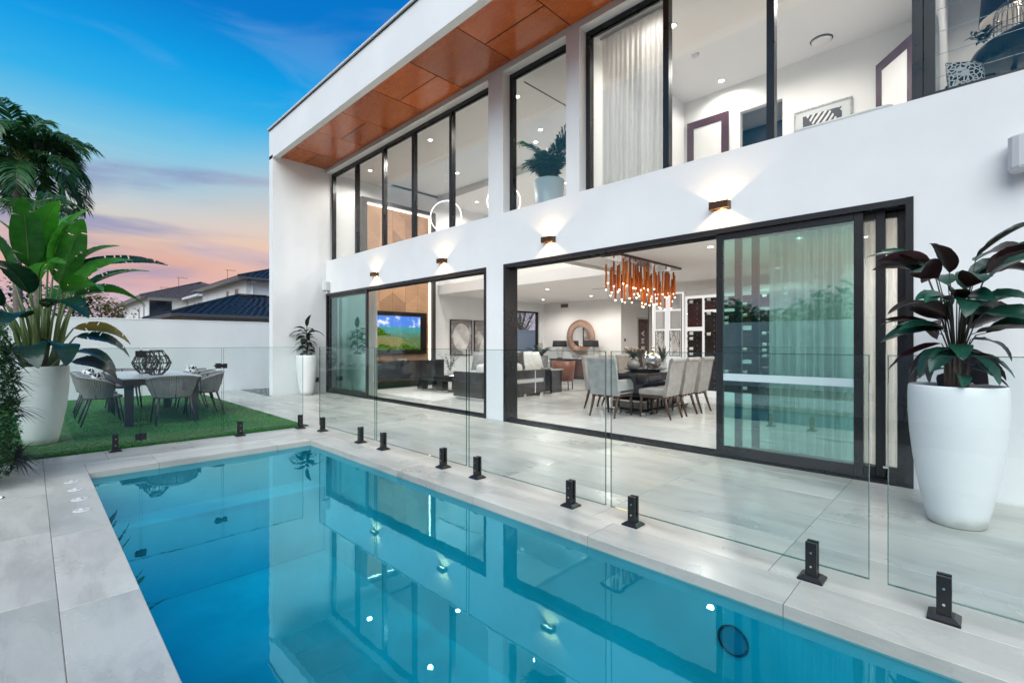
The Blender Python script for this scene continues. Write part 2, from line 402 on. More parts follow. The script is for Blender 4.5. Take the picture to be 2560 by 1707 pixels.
def leafmat(name, ca, cb, rough=.35, under=None, trans=.35, veins=0.0):
    t = NT(name); f = t.noise(t.map(), 5, 4); c = t.mix(t.mr(f, .3, .7), c4(ca), c4(cb))
    c = t.mix(1.0, c, t.mix(t.rnd(), (.62,.66,.66,1), (1.15,1.12,1.05,1)), 'MULTIPLY')
    if veins:
        w = t.new('TexWave', wave_type='BANDS', bands_direction='Y'); t.put(w.inputs['Vector'], t.tc.outputs['Object']); w.inputs['Scale'].default_value = veins; w.inputs['Distortion'].default_value = .6
        c = t.mix(t.mr(w.outputs['Fac'], .86, 1.0, 0, .35), c, tuple(q*.55 for q in ca[:3]) + (1,))
    if under is not None:
        g = t.new('NewGeometry'); c = t.mix(g.outputs['Backfacing'], c, c4(under))
    b = t.new('BsdfPrincipled'); t.put(b.inputs['Base Color'], c); b.inputs['Roughness'].default_value = rough
    tl = t.new('BsdfTranslucent'); t.put(tl.inputs[0], t.mix(1.0, c, (1.3,1.6,.7,1), 'MULTIPLY'))
    m = t.new('MixShader'); m.inputs[0].default_value = trans; t.l.new(b.outputs[0], m.inputs[1]); t.l.new(tl.outputs[0], m.inputs[2]); t.l.new(m.outputs[0], t.out.inputs[0]); return t.m
M_STREL = leafmat('paddle_leaf', (.028,.150,.022), (.065,.260,.036), .32, veins=18)
M_STRELD = leafmat('paddle_leaf_dark', (.006,.034,.028), (.010,.050,.034), .28, trans=.15, veins=18)
M_STRELY = leafmat('paddle_leaf_yellowing', (.35,.20,.02), (.12,.15,.02), .45, veins=14)
M_PETIOLE = pm('petiole', (.11,.17,.045), .45, var=.35, vs=6, stretch=(1,1,.3))
M_CALA = leafmat('purple_backed_leaf', (.006,.050,.034), (.012,.085,.055), .34, under=(.030,.010,.013), trans=.08, veins=30)
M_FIG = leafmat('fig_leaf', (.012,.024,.016), (.026,.045,.030), .30, trans=.1)
M_PALM = leafmat('palm_leaflet', (.028,.110,.050), (.070,.190,.070), .36, trans=.25)
M_IPALM = leafmat('indoor_palm_leaflet', (.010,.028,.010), (.030,.055,.018), .4, trans=.2)
M_HEDGE = leafmat('hedge_leaf', (.020,.060,.028), (.045,.110,.045), .42, trans=.25)
M_SPIKE = leafmat('spiky_leaf', (.05,.055,.06), (.10,.12,.11), .45, trans=.1)
M_TREE = leafmat('tree_leaf', (.018,.055,.018), (.050,.100,.030), .5, trans=.3)
M_BARK = pm('bark', (.075,.055,.04), .9, var=.5, vs=8, stretch=(1,1,.25), bump=.7, bs=20)
M_PALMBARK = pm('palm_trunk', (.17,.14,.12), .85, var=.4, vs=5, stretch=(1,1,5), bump=.5, bs=12)
M_SHEATH = pm('dry_sheath', (.26,.155,.085), .8, var=.5, vs=4, stretch=(6,6,.6))
M_CANE = pm('stem_bundle', (.20,.105,.040), .6, var=.45, vs=5, stretch=(10,10,.6), bump=.5, bs=30)
M_HWALL = pm('neighbour_wall', (.80,.80,.78), .8, var=.06, vs=1)
M_HTRIM = pm('neighbour_trim', (.74,.74,.74), .5)
M_ROOFB = pm('dark_blue_roof_tile', (.020,.022,.028), .45, var=.25, vs=6, tint=.5)
M_ROOFG = pm('grey_brown_roof_tile', (.135,.105,.095), .6, var=.25, vs=6, tint=.4)
M_ROOFW = pm('pale_roof_tile', (.42,.42,.42), .5, var=.2, vs=6, tint=.3)
M_HGLASS = pm('dark_window', (.012,.020,.030), .08)
# ================================================================== ground, pool, paving, turf
PX0, PX1, PY0, PY1 = -6.40, 3.2, 0.40, 2.65      # pool opening
m = MB(); z = -0.045
for a, b, c, d in ((-900, 900, -900, PY0-.2), (-900, 900, PY1+.2, 900), (-900, PX0-.2, PY0-.2, PY1+.2), (PX1+.2, 900, PY0-.2, PY1+.2)):
    m.add([(a,c,z),(b,c,z),(b,d,z),(a,d,z)], [(0,1,2,3)])
struct(obj('ground', m, M_EARTH))
# pool shell: plastered walls, floor, a bench ledge across the far end
m = MB(); zt = -.035; zb = -1.35; w = .18
m.box(PX0-w, PX0, PY0-w, PY1+w, zb-.1, zt); m.box(PX1, PX1+w, PY0-w, PY1+w, zb-.1, zt)
m.box(PX0, PX1, PY0-w, PY0, zb-.1, zt); m.box(PX0, PX1, PY1, PY1+w, zb-.1, zt); m.box(PX0, PX1, PY0, PY1, zb-.1, zb)
pool = struct(obj('pool', m, M_POOL))
obj('bench_ledge', MB().box(PX0+.001, PX0+.42, PY0+.001, PY1-.001, zb, -.52), M_POOL, pool, bevel=.015)
obj('light_ring', MB().torus((-.94, PY1-.012, -.29), .075, .007, 'Y', 32, 8), M_BLACKP, pool)
obj('light_lens', MB().tube([(-.94, PY1+.002, -.29), (-.94, PY1-.01, -.29)], .066, 24), pm('unlit_pool_lamp', (.010,.16,.22), .3), pool)
m = MB(); m.add([(PX0,PY0,-.066),(PX1,PY0,-.066),(PX1,PY1,-.066),(PX0,PY1,-.066)], [(0,1,2,3)])
struct(obj('pool_water', m, M_WATER))
# leaves floating / lying in the pool, drain cap
# paving: grout bed plus single tiles
def chamfer_tile(sx, sy, t=.032, ch=.0025):
    mb = MB(); a, b = sx/2, sy/2
    v = [(-a,-b,-t),(a,-b,-t),(a,b,-t),(-a,b,-t),(-a,-b,-ch),(a,-b,-ch),(a,b,-ch),(-a,b,-ch),(-a+ch,-b+ch,0),(a-ch,-b+ch,0),(a-ch,b-ch,0),(-a+ch,b-ch,0)]
    f = [(0,3,2,1),(8,9,10,11)]
    for k in range(4):
        j = (k+1) % 4; f += [(k,j,4+j,4+k),(4+k,4+j,8+j,8+k)]
    return mb.add(v, f)
TILES = {}
def tile(parent, x0, x1, y0, y1, mat, t=.032, name='paving_tile', gap=.0035):
    sx, sy = x1-x0-gap, y1-y0-gap; k = (round(sx,3), round(sy,3), mat.name, t)
    if k not in TILES:
        me = chamfer_tile(sx, sy, t).mesh(name); me.materials.append(mat); TILES[k] = me
    o = obj(name, TILES[k], None, parent, ((x0+x1)/2, (y0+y1)/2, random.uniform(-.0012, 0)))
    return o
def cuts(a, b, first, step):
    c = [a]; x = first
    while x > a + .02: x -= step
    while x < b - .02:
        if x > a + .02: c.append(x)
        x += step
    return c + [b]
patio = struct(obj('patio', MB().box(-14.72, 5.0, 2.952, 5.535, -.0445, -.0038), M_GROUT))
ys = [2.965, 3.55, 4.14, 4.72, 5.30, 5.535]
xs = cuts(-12.40, 5.0, -.865, 1.213)
for i in range(len(xs)-1):
    for j in range(len(ys)-1): tile(patio, xs[i], xs[i+1], ys[j], ys[j+1], M_TILE)
for y0, y1 in ((3.085, 3.60), (3.60, 4.10)):
    for x0, x1 in ((-14.72, -13.62), (-13.62, -12.40)): tile(patio, x0, x1, y0 if y0 > 3.1 else 3.085, y1, M_TILE)
# near-side deck (camera side) and the strip between pool and turf
deck = struct(obj('pool_deck', MB().box(-7.52, 5.0, -1.75, .112, -.044, -.0035).box(-7.52, -6.885, .112, 2.95, -.044, -.0035), M_GROUT))
xs = cuts(-7.52, 5.0, -4.56, 1.19)
for y0, y1 in ((-.50, .10), (-1.12, -.50), (-1.75, -1.12)):
    for i in range(len(xs)-1): tile(deck, xs[i], xs[i+1], y0, y1, M_TILE)
for y0, y1 in ((.10, .62), (.62, 1.82), (1.82, 2.965)): tile(deck, -7.52, -6.90, y0, y1, M_TILEY)
cop = struct(obj('pool_coping', MB().box(PX0-.17, 5.0, PY1+.02, 2.962, -.05, -.0044).box(-6.895, PX0-.02, .105, 2.962, -.05, -.0044).box(PX0-.02, 5.0, .105, PY0-.02, -.05, -.0044), M_GROUT))
xs = cuts(-6.895, 5.0, -.70, 1.186)
for i in range(len(xs)-1):
    if xs[i+1] > PX0+.2: tile(cop, max(xs[i], PX0), xs[i+1], PY1-.012, 2.965, M_TILE, .076, 'coping_tile')
xs = cuts(PX0, 5.0, -4.42, 1.235)
for i in range(len(xs)-1): tile(cop, xs[i], xs[i+1], .10, PY0+.012, M_TILE, .076, 'coping_tile')
for y0, y1 in ((.10, .412), (.412, .99), (.99, 2.22), (2.22, 2.638), (2.638, 2.965)): tile(cop, -6.90, PX0 if y0 < .2 or y1 > 2.9 else PX0+.012, y0, y1, M_TILEY, .076, 'coping_tile')
M_CAP = pm('grey_cap', (.56,.56,.555), .3)
# the four round skimmer / valve caps in the coping
for k, (x, y) in enumerate(((-6.05,.275), (-5.71,.285), (-5.34,.29), (-4.98,.285))):
    t = thing('valve_cap', ('valve cap in the pool coping farthest from the camera, first of four', 'second white valve cap in the coping, counted from the far pool corner',
              'third white valve cap in the coping, counted from the far pool corner', 'valve cap in the coping nearest the camera, last of four')[k], 'cap', (x, y, .001), 0, 'round white caps set in the coping')
    obj('flange', MB().lathe([(.0,.002),(.026,.002),(.030,.007),(.050,.007),(.058,0)], n=28), M_CAP, t)
    obj('plug', MB().lathe([(0,.016),(.015,.016),(.019,.012),(.019,.002)], n=20), M_CAP, t)
# artificial turf: backing sheet plus blades
tb = struct(obj('turf', MB().box(-14.72, -7.525, -3.2, 3.08, -.044, .004), M_GRASSBASE))
mb = MB(); rnd = random.Random(5)
def blade(x, y, h):
    a = rnd.uniform(0, 6.283); w = rnd.uniform(.004, .008); lx, ly = rnd.uniform(-.012,.012), rnd.uniform(-.012,.012)
    c, s_ = math.cos(a)*w, math.sin(a)*w; o = len(mb.v)
    mb.v += [(x-c,y-s_,.003),(x+c,y+s_,.003),(x+lx,y+ly,h)]; mb.f.append((o,o+1,o+2)); mb.sm.append(False)
for k in range(70000):
    x = -7.53 - 7.1 * rnd.random()**1.7; y = rnd.uniform(-1.0, 3.075); blade(x, y, rnd.uniform(.009, .019))
for k in range(5000): blade(rnd.uniform(-7.56,-7.53), rnd.uniform(-.8, 3.07), rnd.uniform(.012,.022))
o = obj('grass_blades', mb, M_BLADE); stuff(o); o['label'] = 'short green artificial turf blades under the outdoor table'; o['category'] = 'grass'
# pebble strip between turf and side of house
peb = MB(); rnd = random.Random(8)
for k in range(520):
    x, y = rnd.uniform(-14.6, -12.72), rnd.uniform(4.13, 5.5); r = rnd.uniform(.018, .036)
    peb.sphere((x, y, r*.4-.01), r, 6, 4, .6)
o = obj('pebbles', peb, M_PEBBLE); stuff(o); o['label'] = 'grey pebbles beside the foot of the side wall'; o['category'] = 'pebbles'
# boundary walls
def wall(name, label, x0, x1, y0, y1, h, cap=True):
    t = thing(name, label, 'wall', ((x0+x1)/2, (y0+y1)/2, 0)); cx_, cy_ = (x0+x1)/2, (y0+y1)/2
    obj('wall_body', MB().box(x0-cx_, x1-cx_, y0-cy_, y1-cy_, -.3, h-.03), M_WHITE, t)
    obj('capping', MB().box(x0-cx_-.008, x1-cx_+.008, y0-cy_-.008, y1-cy_+.008, h-.03, h), M_WHITE, t, bevel=.006)
wall('garden_wall', 'long white rendered garden wall behind the outdoor dining table', -14.95, -14.73, -9.0, 24.0, 1.90)
wall('garden_wall', 'white rendered garden wall across the pool, seen only mirrored in the door glass', -14.70, 9.0, -4.72, -4.5, 1.95)
# ================================================================== the house
HF = 5.54
house = thing('house', 'two storey white rendered house with large black framed glazing beside the pool', 'house', (-5, 10, 0))
house.location = (0, 0, 0)
def hp(name, mb, mat, **kw): return obj(name, mb, mat, house, **kw)
hp('facade_wall', MB().box(-12.42, 4.2, HF, HF+.28, 2.61, 3.47), M_WHITE)                       # band between doors and windows
hp('facade_wall', MB().box(-.42, 4.2, HF, HF+.28, -.03, 2.61), M_WHITE)
hp('pillar', MB().box(-6.08, -5.65, HF, HF+.28, -.03, 2.61), M_WHITE)
hp('pillar', MB().box(-6.03, -5.67, HF, HF+.28, 3.47, 5.83), M_WHITE)
hp('pillar', MB().box(-4.34, -4.10, HF, HF+.28, 3.47, 5.83), M_WHITE)
hp('lintel', MB().box(-12.42, 4.2, HF+.001, HF+.28, 5.83, 6.1), M_WHITE)
# fin wall that carries the overhang, and the long side wall behind it (with the living-room window)
hp('fin_wall', MB().box(-12.66, -12.42, 4.20, HF, -.03, 5.95), M_WHITE)
sw = MB(); X0, X1 = -12.66, -12.42
sw.box(X0, X1, HF, 12.6, -.03, 6.1); sw.box(X0, X1, 14.18, 18, -.03, 6.1); sw.box(X0, X1, 12.6, 14.18, -.03, .85); sw.box(X0, X1, 12.6, 14.18, 2.53, 6.1)
hp('side_wall', sw, M_WHITE)
hp('fascia', MB().box(-12.66, 4.2, 4.20, 4.33, 5.87, 6.60).box(-12.66, -12.42, 4.33, 18, 5.951, 6.60), M_WHITE)
hp('roof_slab', MB().box(-12.42, 4.2, 4.33, 18, 6.30, 6.55), M_WHITE)
hp('roof_cap', MB().box(-12.70, 4.24, 4.16, 4.36, 6.60, 6.635).box(-12.70, -12.40, 4.36, 18.04, 6.60, 6.635), pm('roof_capping', (.60,.60,.61), .5))
hp('shadow_gap', MB().box(-12.672, 4.21, 4.192, 4.30, 6.578, 6.600), M_BLACK)
# soffit: each plywood panel on its own, dark joints between
sof = hp('soffit', MB().box(-12.42, 4.2, 4.33, HF, 5.935, 6.1), pm('soffit_joint', (.05,.016,.006), .8))
sx = [-12.415, -11.53, -10.32, -9.115, -7.905, -6.69, -5.46, -4.25, -3.04, -1.83, -.62, .59, 1.8, 3.0, 4.2]
for i in range(len(sx)-1):
    for y0, y1 in (((4.335, 4.945), (4.945, HF-.004)) if i % 2 == 0 else ((4.335, HF-.004),)):
        g = .009; a, b, c, d = sx[i]+g, sx[i+1]-g, y0+g, y1-g
        obj('soffit_panel', MB().box(-(b-a)/2, (b-a)/2, -(d-c)/2, (d-c)/2, 0, .014), M_SOFFIT, sof, ((a+b)/2, (c+d)/2, 5.920), bevel=.002, seg=1)
# ---------------- upper windows
def rectframe(mb, x0, x1, z0, z1, y0, y1, w, wt=None, wb=None):
    wt = w if wt is None else wt; wb = w if wb is None else wb
    mb.box(x0, x0+w, y0, y1, z0, z1); mb.box(x1-w, x1, y0, y1, z0, z1)
    if wt: mb.box(x0+w, x1-w, y0+.001, y1-.001, z1-wt, z1)
    if wb: mb.box(x0+w, x1-w, y0+.001, y1-.001, z0, z0+wb)
    return mb
def upwin(x0, x1, mulls, label, wm=.055, bottom=.03, louvre=False):
    y0, y1 = 5.70, 5.79
    f = MB(); rectframe(f, x0, x1, 3.47, 5.83, y0, y1, .075, .075, bottom)
    w = hp('upper_window', f, M_BLACK); w['label'] = label
    ed = [x0+.075] + mulls + [x1-.075]
    for q in mulls: obj('mullion', MB().box(q-wm/2-.012, q+wm/2+.012, y0-.004, y1+.004, 3.47+bottom, 5.755), M_BLACK, w)
    for i in range(len(ed)-1):
        a = ed[i] + (wm/2+.012 if i else 0); b = ed[i+1] - (wm/2+.012 if i < len(mulls) else 0)
        obj('glass_pane', MB().box(a, b, 5.742, 5.748, 3.47+bottom, 5.755), M_GLASS, w)
        obj('glazing_bead', MB().box(a, b, 5.725, 5.740, 5.728, 5.755), M_BLACK, w)
    return w
upwin(-12.42, -6.03, [-11.08, -9.78, -8.57, -7.28], 'five pane black framed window over the far sliding door')
upwin(-5.67, -4.34, [], 'single narrow black framed window between two white pillars')
upwin(-4.10, -.37, [-2.855, -1.635], 'three pane black framed bedroom window with white curtain')
w4 = upwin(-.36, 3.9, [1.6], 'wide black framed window with thin horizontal wires at right', bottom=.085)
M_WIRE = pm('fine_wire', (.30,.30,.30), .35, .8)
for k in range(9): obj('wire', MB().box(-.28, 1.56, 5.815, 5.818, 3.72+k*.205, 3.7235+k*.205), M_WIRE, w4)
# ---------------- ground-floor sliding doors
def leaf(part, x0, x1, y, mat, st=.075, rb=.10, rt=.07, strip=False):
    f = MB(); f.box(x0, x0+st, y, y+.045, .03, 2.55); f.box(x1-st, x1, y, y+.045, .03, 2.55)
    f.box(x0+st, x1-st, y+.001, y+.044, .03, .03+rb); f.box(x0+st, x1-st, y+.001, y+.044, 2.55-rt, 2.55)
    lf = obj('door_leaf', f, M_BLACK, part, bevel=.003, seg=1)
    obj('glass_pane', MB().box(x0+st, x1-st, y+.020, y+.026, .03+rb, 2.55-rt), mat, part)
    if strip: obj('frosted_strip', MB().box(x0+st+.001, x1-st-.001, y+.015, y+.0185, .875, .955), M_FROST, part)
    return lf
def doorframe(x0, x1):
    f = MB(); y0, y1 = HF-.012, HF+.27
    f.box(x0, x0+.055, y0, y1, -.02, 2.61); f.box(x1-.055, x1, y0, y1, -.02, 2.61)
    f.box(x0+.055, x1-.055, y0+.001, y1, 2.55, 2.608); f.box(x0+.055, x1-.055, y0+.001, y1, -.02, .022)
    for k in range(4): f.box(x0+.06, x1-.06, HF+.03+k*.062, HF+.038+k*.062, .022, .034); 
    for k in range(3): f.box(x0+.06, x1-.06, HF+.065+k*.062, HF+.075+k*.062, 2.535, 2.55)
    return hp('sliding_door', f, M_BLACK)
dr = doorframe(-5.65, -.42); dr['label'] = 'wide black sliding door, open at the dining table with leaves stacked at right'
leaf(dr, -2.17, -.79, HF+.025, M_TINT, strip=True)
leaf(dr, -1.99, -.63, HF+.090, M_GLASS)
leaf(dr, -1.83, -.475, HF+.155, M_GLASS)
obj('pull_handle', MB().box(-.64, -.60, HF+.02, HF+.03, .14, .16), M_STEEL, dr)
dl_ = doorframe(-12.40, -6.08); dl_['label'] = 'far black sliding door, open before the living room with leaves stacked at left'
leaf(dl_, -12.30, -10.27, HF+.025, M_TINT)
leaf(dl_, -12.12, -10.40, HF+.090, M_GLASS)
leaf(dl_, -11.98, -10.52, HF+.155, M_GLASS)
# ---------------- living-room window in the side wall
f = MB(); y0, y1, z0, z1 = 12.6, 14.18, .85, 2.53
f.box(-12.60, -12.50, y0, y0+.07, z0, z1).box(-12.60, -12.50, y1-.07, y1, z0, z1).box(-12.60, -12.50, y0, y1, z0, z0+.06).box(-12.60, -12.50, y0, y1, z1-.06, z1)
sw_ = hp('side_window', f, M_BLACK)
obj('glass_pane', MB().box(-12.552, -12.546, y0+.07, y1-.07, z0+.06, z1-.06), M_GLASS, sw_)
# ---------------- interior shell
hp('floor', MB().box(-12.42, 4.0, HF+.27, 17.8, -.20, -.012), M_GROUT)
fl = hp('marble_floor', MB().box(-12.42, 4.0, HF+.27, 17.8, -.010, -.004), pm('floor_joint', (.35,.34,.33), .5))
fx = cuts(-12.42, 4.0, -5.6, 1.2); fy = cuts(HF+.27, 17.8, 6.9, 1.2)
for i in range(len(fx)-1):
    for j in range(len(fy)-1):
        if fy[j] < 14.4 or fx[i] > -9: tile(fl, fx[i], fx[i+1], fy[j], fy[j+1], M_MARBLE, .003, 'floor_tile', .002)
IW = M_INT
hp('interior_wall', MB().box(-12.42, -8.87, 14.4, 14.6, 0, 2.86), IW)
hp('interior_wall', MB().box(-9.07, -8.87, 14.6, 17.8, 0, 2.86), IW)
hp('interior_wall', MB().box(-12.42, 4.0, 17.6, 17.8, 0, 6.2), IW)
hp('interior_wall', MB().box(4.0, 4.2, HF+.28, 17.8, -.03, 6.3), IW)
hp('interior_wall', MB().box(-1.60, 4.0, 9.4, 9.6, 0, 2.86), IW)
hp('upper_floor', MB().box(-5.55, 4.0, HF+.28, 17.8, 2.86, 3.15).box(-12.42, -5.55, 9.2, 17.8, 2.86, 3.15), M_CEIL)
hp('ceiling', MB().box(-12.42, 4.0, HF+.28, 7.33, 5.85, 6.30), M_CEIL)
hp('ceiling', MB().box(-12.42, 4.0, 7.33, 17.8, 6.00, 6.30), M_CEIL)
hp('ceiling', MB().box(-12.42, -5.55, 9.2, 17.8, 5.80, 5.999), M_CEIL)
hp('bulkhead', MB().box(-5.57, -5.53, HF+.30, 9.2, 2.80, 3.16), M_CEIL)
hp('interior_wall', MB().box(-12.42, -5.4, 12.0, 12.2, 3.15, 5.8), IW)
hp('interior_wall', MB().box(-4.26, -4.14, HF+.29, 12, 3.15, 5.999), IW)          # bedroom partition
hp('interior_wall', MB().box(-4.14, -3.09, 9.02, 9.14, 3.15, 6.0).box(-2.40, -.42, 9.02, 9.14, 3.15, 6.0).box(-3.09, -2.40, 9.02, 9.14, 5.48, 6.0), IW)
hp('interior_wall', MB().box(-.42, -.30, HF+.29, 12, 3.15, 5.999), IW)
hp('dark_wardrobe', MB().box(-3.3, -2.2, 9.55, 9.65, 3.15, 5.34), pm('navy_panel', (.020,.028,.045), .35))
hp('interior_wall', MB().box(-3.3, -2.2, 9.66, 9.70, 3.15, 6.0), IW)
hp('interior_wall', MB().box(-.30, 4.0, 8.6, 8.7, 3.15, 5.999), IW)
# glass balustrade along the void
bal = hp('balustrade', MB().box(-12.4, -5.6, 9.22, 9.235, 3.10, 4.15), M_GLASS)
obj('handrail', MB().box(-12.4, -5.6, 9.21, 9.245, 4.15, 4.18), M_STEEL, bal)
hp('skirting', MB().box(-12.42, -8.87, 14.385, 14.399, 0, .10), M_CERAMIC)
# slot air diffusers and vents
hp('slot_diffuser', MB().box(-5.67, -5.64, 6.04, 7.22, 5.846, 5.852), M_BLACK)
hp('slot_diffuser', MB().box(-8.0, -7.5, 11.4, 11.46, 2.856, 2.862), M_BLACK)
hp('wall_vent', MB().box(-11.52, -11.18, 14.375, 14.399, 2.66, 2.80), pm('bronze_vent', (.12,.08,.07), .5))
v = hp('round_vent', MB().lathe([(.0,-.03),(.125,-.03),(.135,-.022)], (-1.75, 8.62, 6.0), 32), M_CEIL)
obj('vent_gap', MB().torus((-1.75, 8.62, 5.996), .145, .008, 'Z', 40, 6), M_GREYMETAL, v)
hp('smoke_alarm', MB().lathe([(0,-.04),(.05,-.04),(.06,-.02),(.06,0)], (-3.3, 7.6, 6.0), 20), M_WHITEPLASTIC)
hp('switch_plate', MB().box(-8.869, -8.86, 14.60, 14.70, 1.36, 1.46), pm('dark_switch', (.05,.03,.03), .4))
o = hp('power_outlet', MB().box(-12.419, -12.40, 5.17, 5.34, .28, .40), M_GREYMETAL)
# ---------------- lamps
def spot(parent, loc, direction, energy, size, blend, color, radius=.03):
    l = bpy.data.lights.new('lamp', 'SPOT'); l.energy = energy; l.spot_size = rad(size); l.spot_blend = blend; l.color = color; l.shadow_soft_size = radius
    o = link(bpy.data.objects.new('lamp', l), parent); o.location = loc; o.rotation_euler = Vector(direction).to_track_quat('-Z', 'Y').to_euler(); return o
WARM = (1.0, .60, .26); NEUT = (1.0, .955, .90)
DLM = MB().lathe([(.046,-.006),(.062,-.006),(.066,0)], n=28).mesh('trim'); DLM.materials.append(M_WHITEPLASTIC)
DLL = MB().lathe([(0,-.004),(.046,-.004)], n=24).mesh('lens'); DLL.materials.append(M_DL)
def downlight(x, y, z, label, e=22, group='recessed ceiling downlights'):
    t = thing('downlight', label, 'downlight', (x, y, z), 0, group)
    obj('trim', DLM, None, t); obj('lens', DLL, None, t); spot(t, (0,0,-.02), (0,0,-1), e, 165, .5, NEUT, .05)
DL = [(-8.93,10.53,2.86,'downlight above the far end of the sofa, low living room ceiling'), (-6.89,10.52,2.86,'downlight in the low ceiling just left of the copper chandelier'),
      (-9.15,13.01,2.86,'downlight in the low ceiling right of the round mirror'), (-11.19,12.95,2.86,'downlight in the low ceiling above the side window'),
      (-3.11,7.74,2.86,'downlight right of the chandelier beside the door mullion'), (-6.17,14.57,2.86,'small far downlight above the wine wall shelves'),
      (-1.9,8.0,2.86,'downlight behind the tinted sliding door leaf'), (-3.0,10.9,2.86,'downlight close in front of the wine wall'),
      (-11.46,6.30,5.85,'downlight high behind the far end of the five pane window'), (-8.78,6.30,5.85,'downlight high behind the middle of the five pane window'),
      (-6.09,6.31,5.85,'downlight seen at the left edge of the narrow upper window'), (-3.14,6.47,5.85,'downlight by the first mullion of the bedroom window'),
      (-3.30,8.70,6.0,'downlight over the framed door in the bedroom'), (-11.43,10.0,5.80,'downlight in the upper corridor beyond the ring pendant'),
      (-8.3,10.6,5.80,'downlight in the upper corridor behind the big white pillar'), (-1.0,6.9,5.85,'downlight near the right end of the bedroom ceiling'),
      (-10.3,8.3,6.0,'added fill downlight in the raised ceiling over the sofa void'), (-7.4,8.3,6.0,'added fill downlight in the raised ceiling behind the first upper pillar'), (-2.2,7.8,6.0,'added fill downlight in the raised bedroom ceiling near the leaf print'),  # lamps on this row are extra, added to brighten void and bedroom
      (-6.9,7.9,2.86+3.14,'added fill downlight in the raised ceiling above the landing palm'), (-.7,7.2,2.86,'added fill downlight behind the right end of the sheer curtain'), (-1.2,8.6,2.86,'added fill downlight near the wall behind the sheer curtain'), (1.0,7.3,5.85,'added fill downlight above the black table in the right upper room')]  # also added lamps, to lift the landing, sheer curtain and right upper room
for x, y, z, l in DL: downlight(x, y, z, l, 92 if z < 3 else (38 if y > 8.65 and x > -4.2 else (105 if x < -5.6 else 72)))
# wall lights: short black sleeves that throw light up and down
M_BRONZE = pm('bronze_sleeve', (.10,.050,.025), .35, .6)
def wl_mesh():
    m = MB(); a, b, h = .105, .05, .042
    for q in ((-a,-a+.006,-b,b),(a-.006,a,-b,b),(-a+.006,a-.006,-b,-b+.006),(-a+.006,a-.006,b-.006,b)): m.box(q[0],q[1],q[2],q[3],-h,h)
    return m
for k, x in enumerate((-9.80, -7.28, -4.64, -2.10)):
    t = thing('wall_light', ('farthest up and down wall light, over the tinted end of the far door', 'second up and down wall light, over the middle of the far door',
        'up and down wall light just right of the white pillar', 'nearest and largest up and down wall light, above the dining opening')[k], 'wall light', (x, HF-.052, 2.86), 0, 'black up and down wall lights')
    obj('sleeve', wl_mesh(), M_BRONZE, t)
    obj('gold_lining', MB().box(-.098,.098,-.0435,-.0425,-.040,.040).box(-.098,-.097,-.0425,.0425,-.040,.040).box(.097,.098,-.0425,.0425,-.040,.040), M_GOLD, t)
    obj('diffuser', MB().box(-.09,.09,-.036,.04,-.004,.004), M_BULB, t)
    spot(t, (0,0,.012), (0,.12,1), 8.5, 122, .22, WARM, .012); spot(t, (0,0,-.012), (0,.12,-1), 8.5, 122, .25, WARM, .012)
# outdoor speakers
def speaker(x, z, s, label, rotz):
    t = thing('outdoor_speaker', label, 'speaker', (x, HF-.11*s, z), rotz, 'white outdoor speakers')
    m = MB(); m.prism([(-.10*s,.09*s),(-.10*s,-.02*s),(-.085*s,-.075*s),(-.05*s,-.10*s),(0,-.108*s),(.05*s,-.10*s),(.085*s,-.075*s),(.10*s,-.02*s),(.10*s,.09*s)], -.14*s, .14*s)
    obj('cabinet', m, M_WHITEPLASTIC, t, bevel=.01)
    obj('bracket', MB().box(-.015,.015,.05*s,.108*s,-.165*s,-.142*s), M_WHITEPLASTIC, t)
    obj('grille', MB().prism([(-.07*s,-.088*s),(-.045*s,-.105*s),(0,-.112*s),(.045*s,-.105*s),(.07*s,-.088*s)], -.12*s, .12*s), pm('speaker_grille_'+str(int(s*10)), (.62,.63,.64), .7), t)
speaker(-12.22, 2.79, .85, 'small white wall speaker by the corner of the far sliding door', rad(20))
speaker(.26, 2.78, .95, 'white wall speaker at the right edge above the big planter', rad(-25))
# ================================================================== interior furniture and fittings
def zrot(a): return Matrix.Rotation(a, 3, 'Z')
# ---------------- media wall: dark surround, chevron oak, led line
t = thing('media_wall', 'tall oak chevron media wall with dark surround and glowing edge', 'panel', (-12.42, 7.725, 0))
f = MB(); L = 1.255
f.box(0, .20, -L, -L+.16, 0, 5.38).box(0, .20, L-.12, L, 0, 5.38).box(0, .20, -L+.16, L-.12, 5.27, 5.38).box(0, .16, -L+.16, L-.12, 0, .14)
obj('surround', f, pm('dark_surround', (.045,.042,.042), .3), t)
bk = obj('oak_backing', MB().box(.02, .045, -L+.16, L-.12, .14, 5.27), M_OAK, t)
# chevron boards, each its own piece
y0, y1 = -L+.175, L-.135; n = 5; wd = (y1-y0)/n; zz = .16; rowh = .62
k = 0
while zz < 5.25:
    for i in range(n):
        a, b = y0+i*wd+.003, y0+(i+1)*wd-.003; s_ = .30 if i % 2 else -.30
        top = min(5.262, zz+rowh-.004)
        pz = [(a, max(.15, zz-s_/2)), (b, max(.15, zz+s_/2)), (b, min(5.262, top+s_/2)), (a, min(5.262, top-s_/2))]
        if pz[3][1]-pz[0][1] < .02 or pz[2][1]-pz[1][1] < .02: continue
        m = MB(); v = [(.046,)+p for p in pz] + [(.058,)+p for p in pz]
        m.add(v, [(3,2,1,0),(4,5,6,7),(0,1,5,4),(1,2,6,5),(2,3,7,6),(3,0,4,7)])
        obj('chevron_board', m, M_OAK, bk)
    zz += rowh; k += 1
obj('led_strip', MB().box(.062, .085, L-.155, L-.128, .2, 5.25).box(.062, .085, -L+.17, L-.16, 5.235, 5.262), M_LED, t)
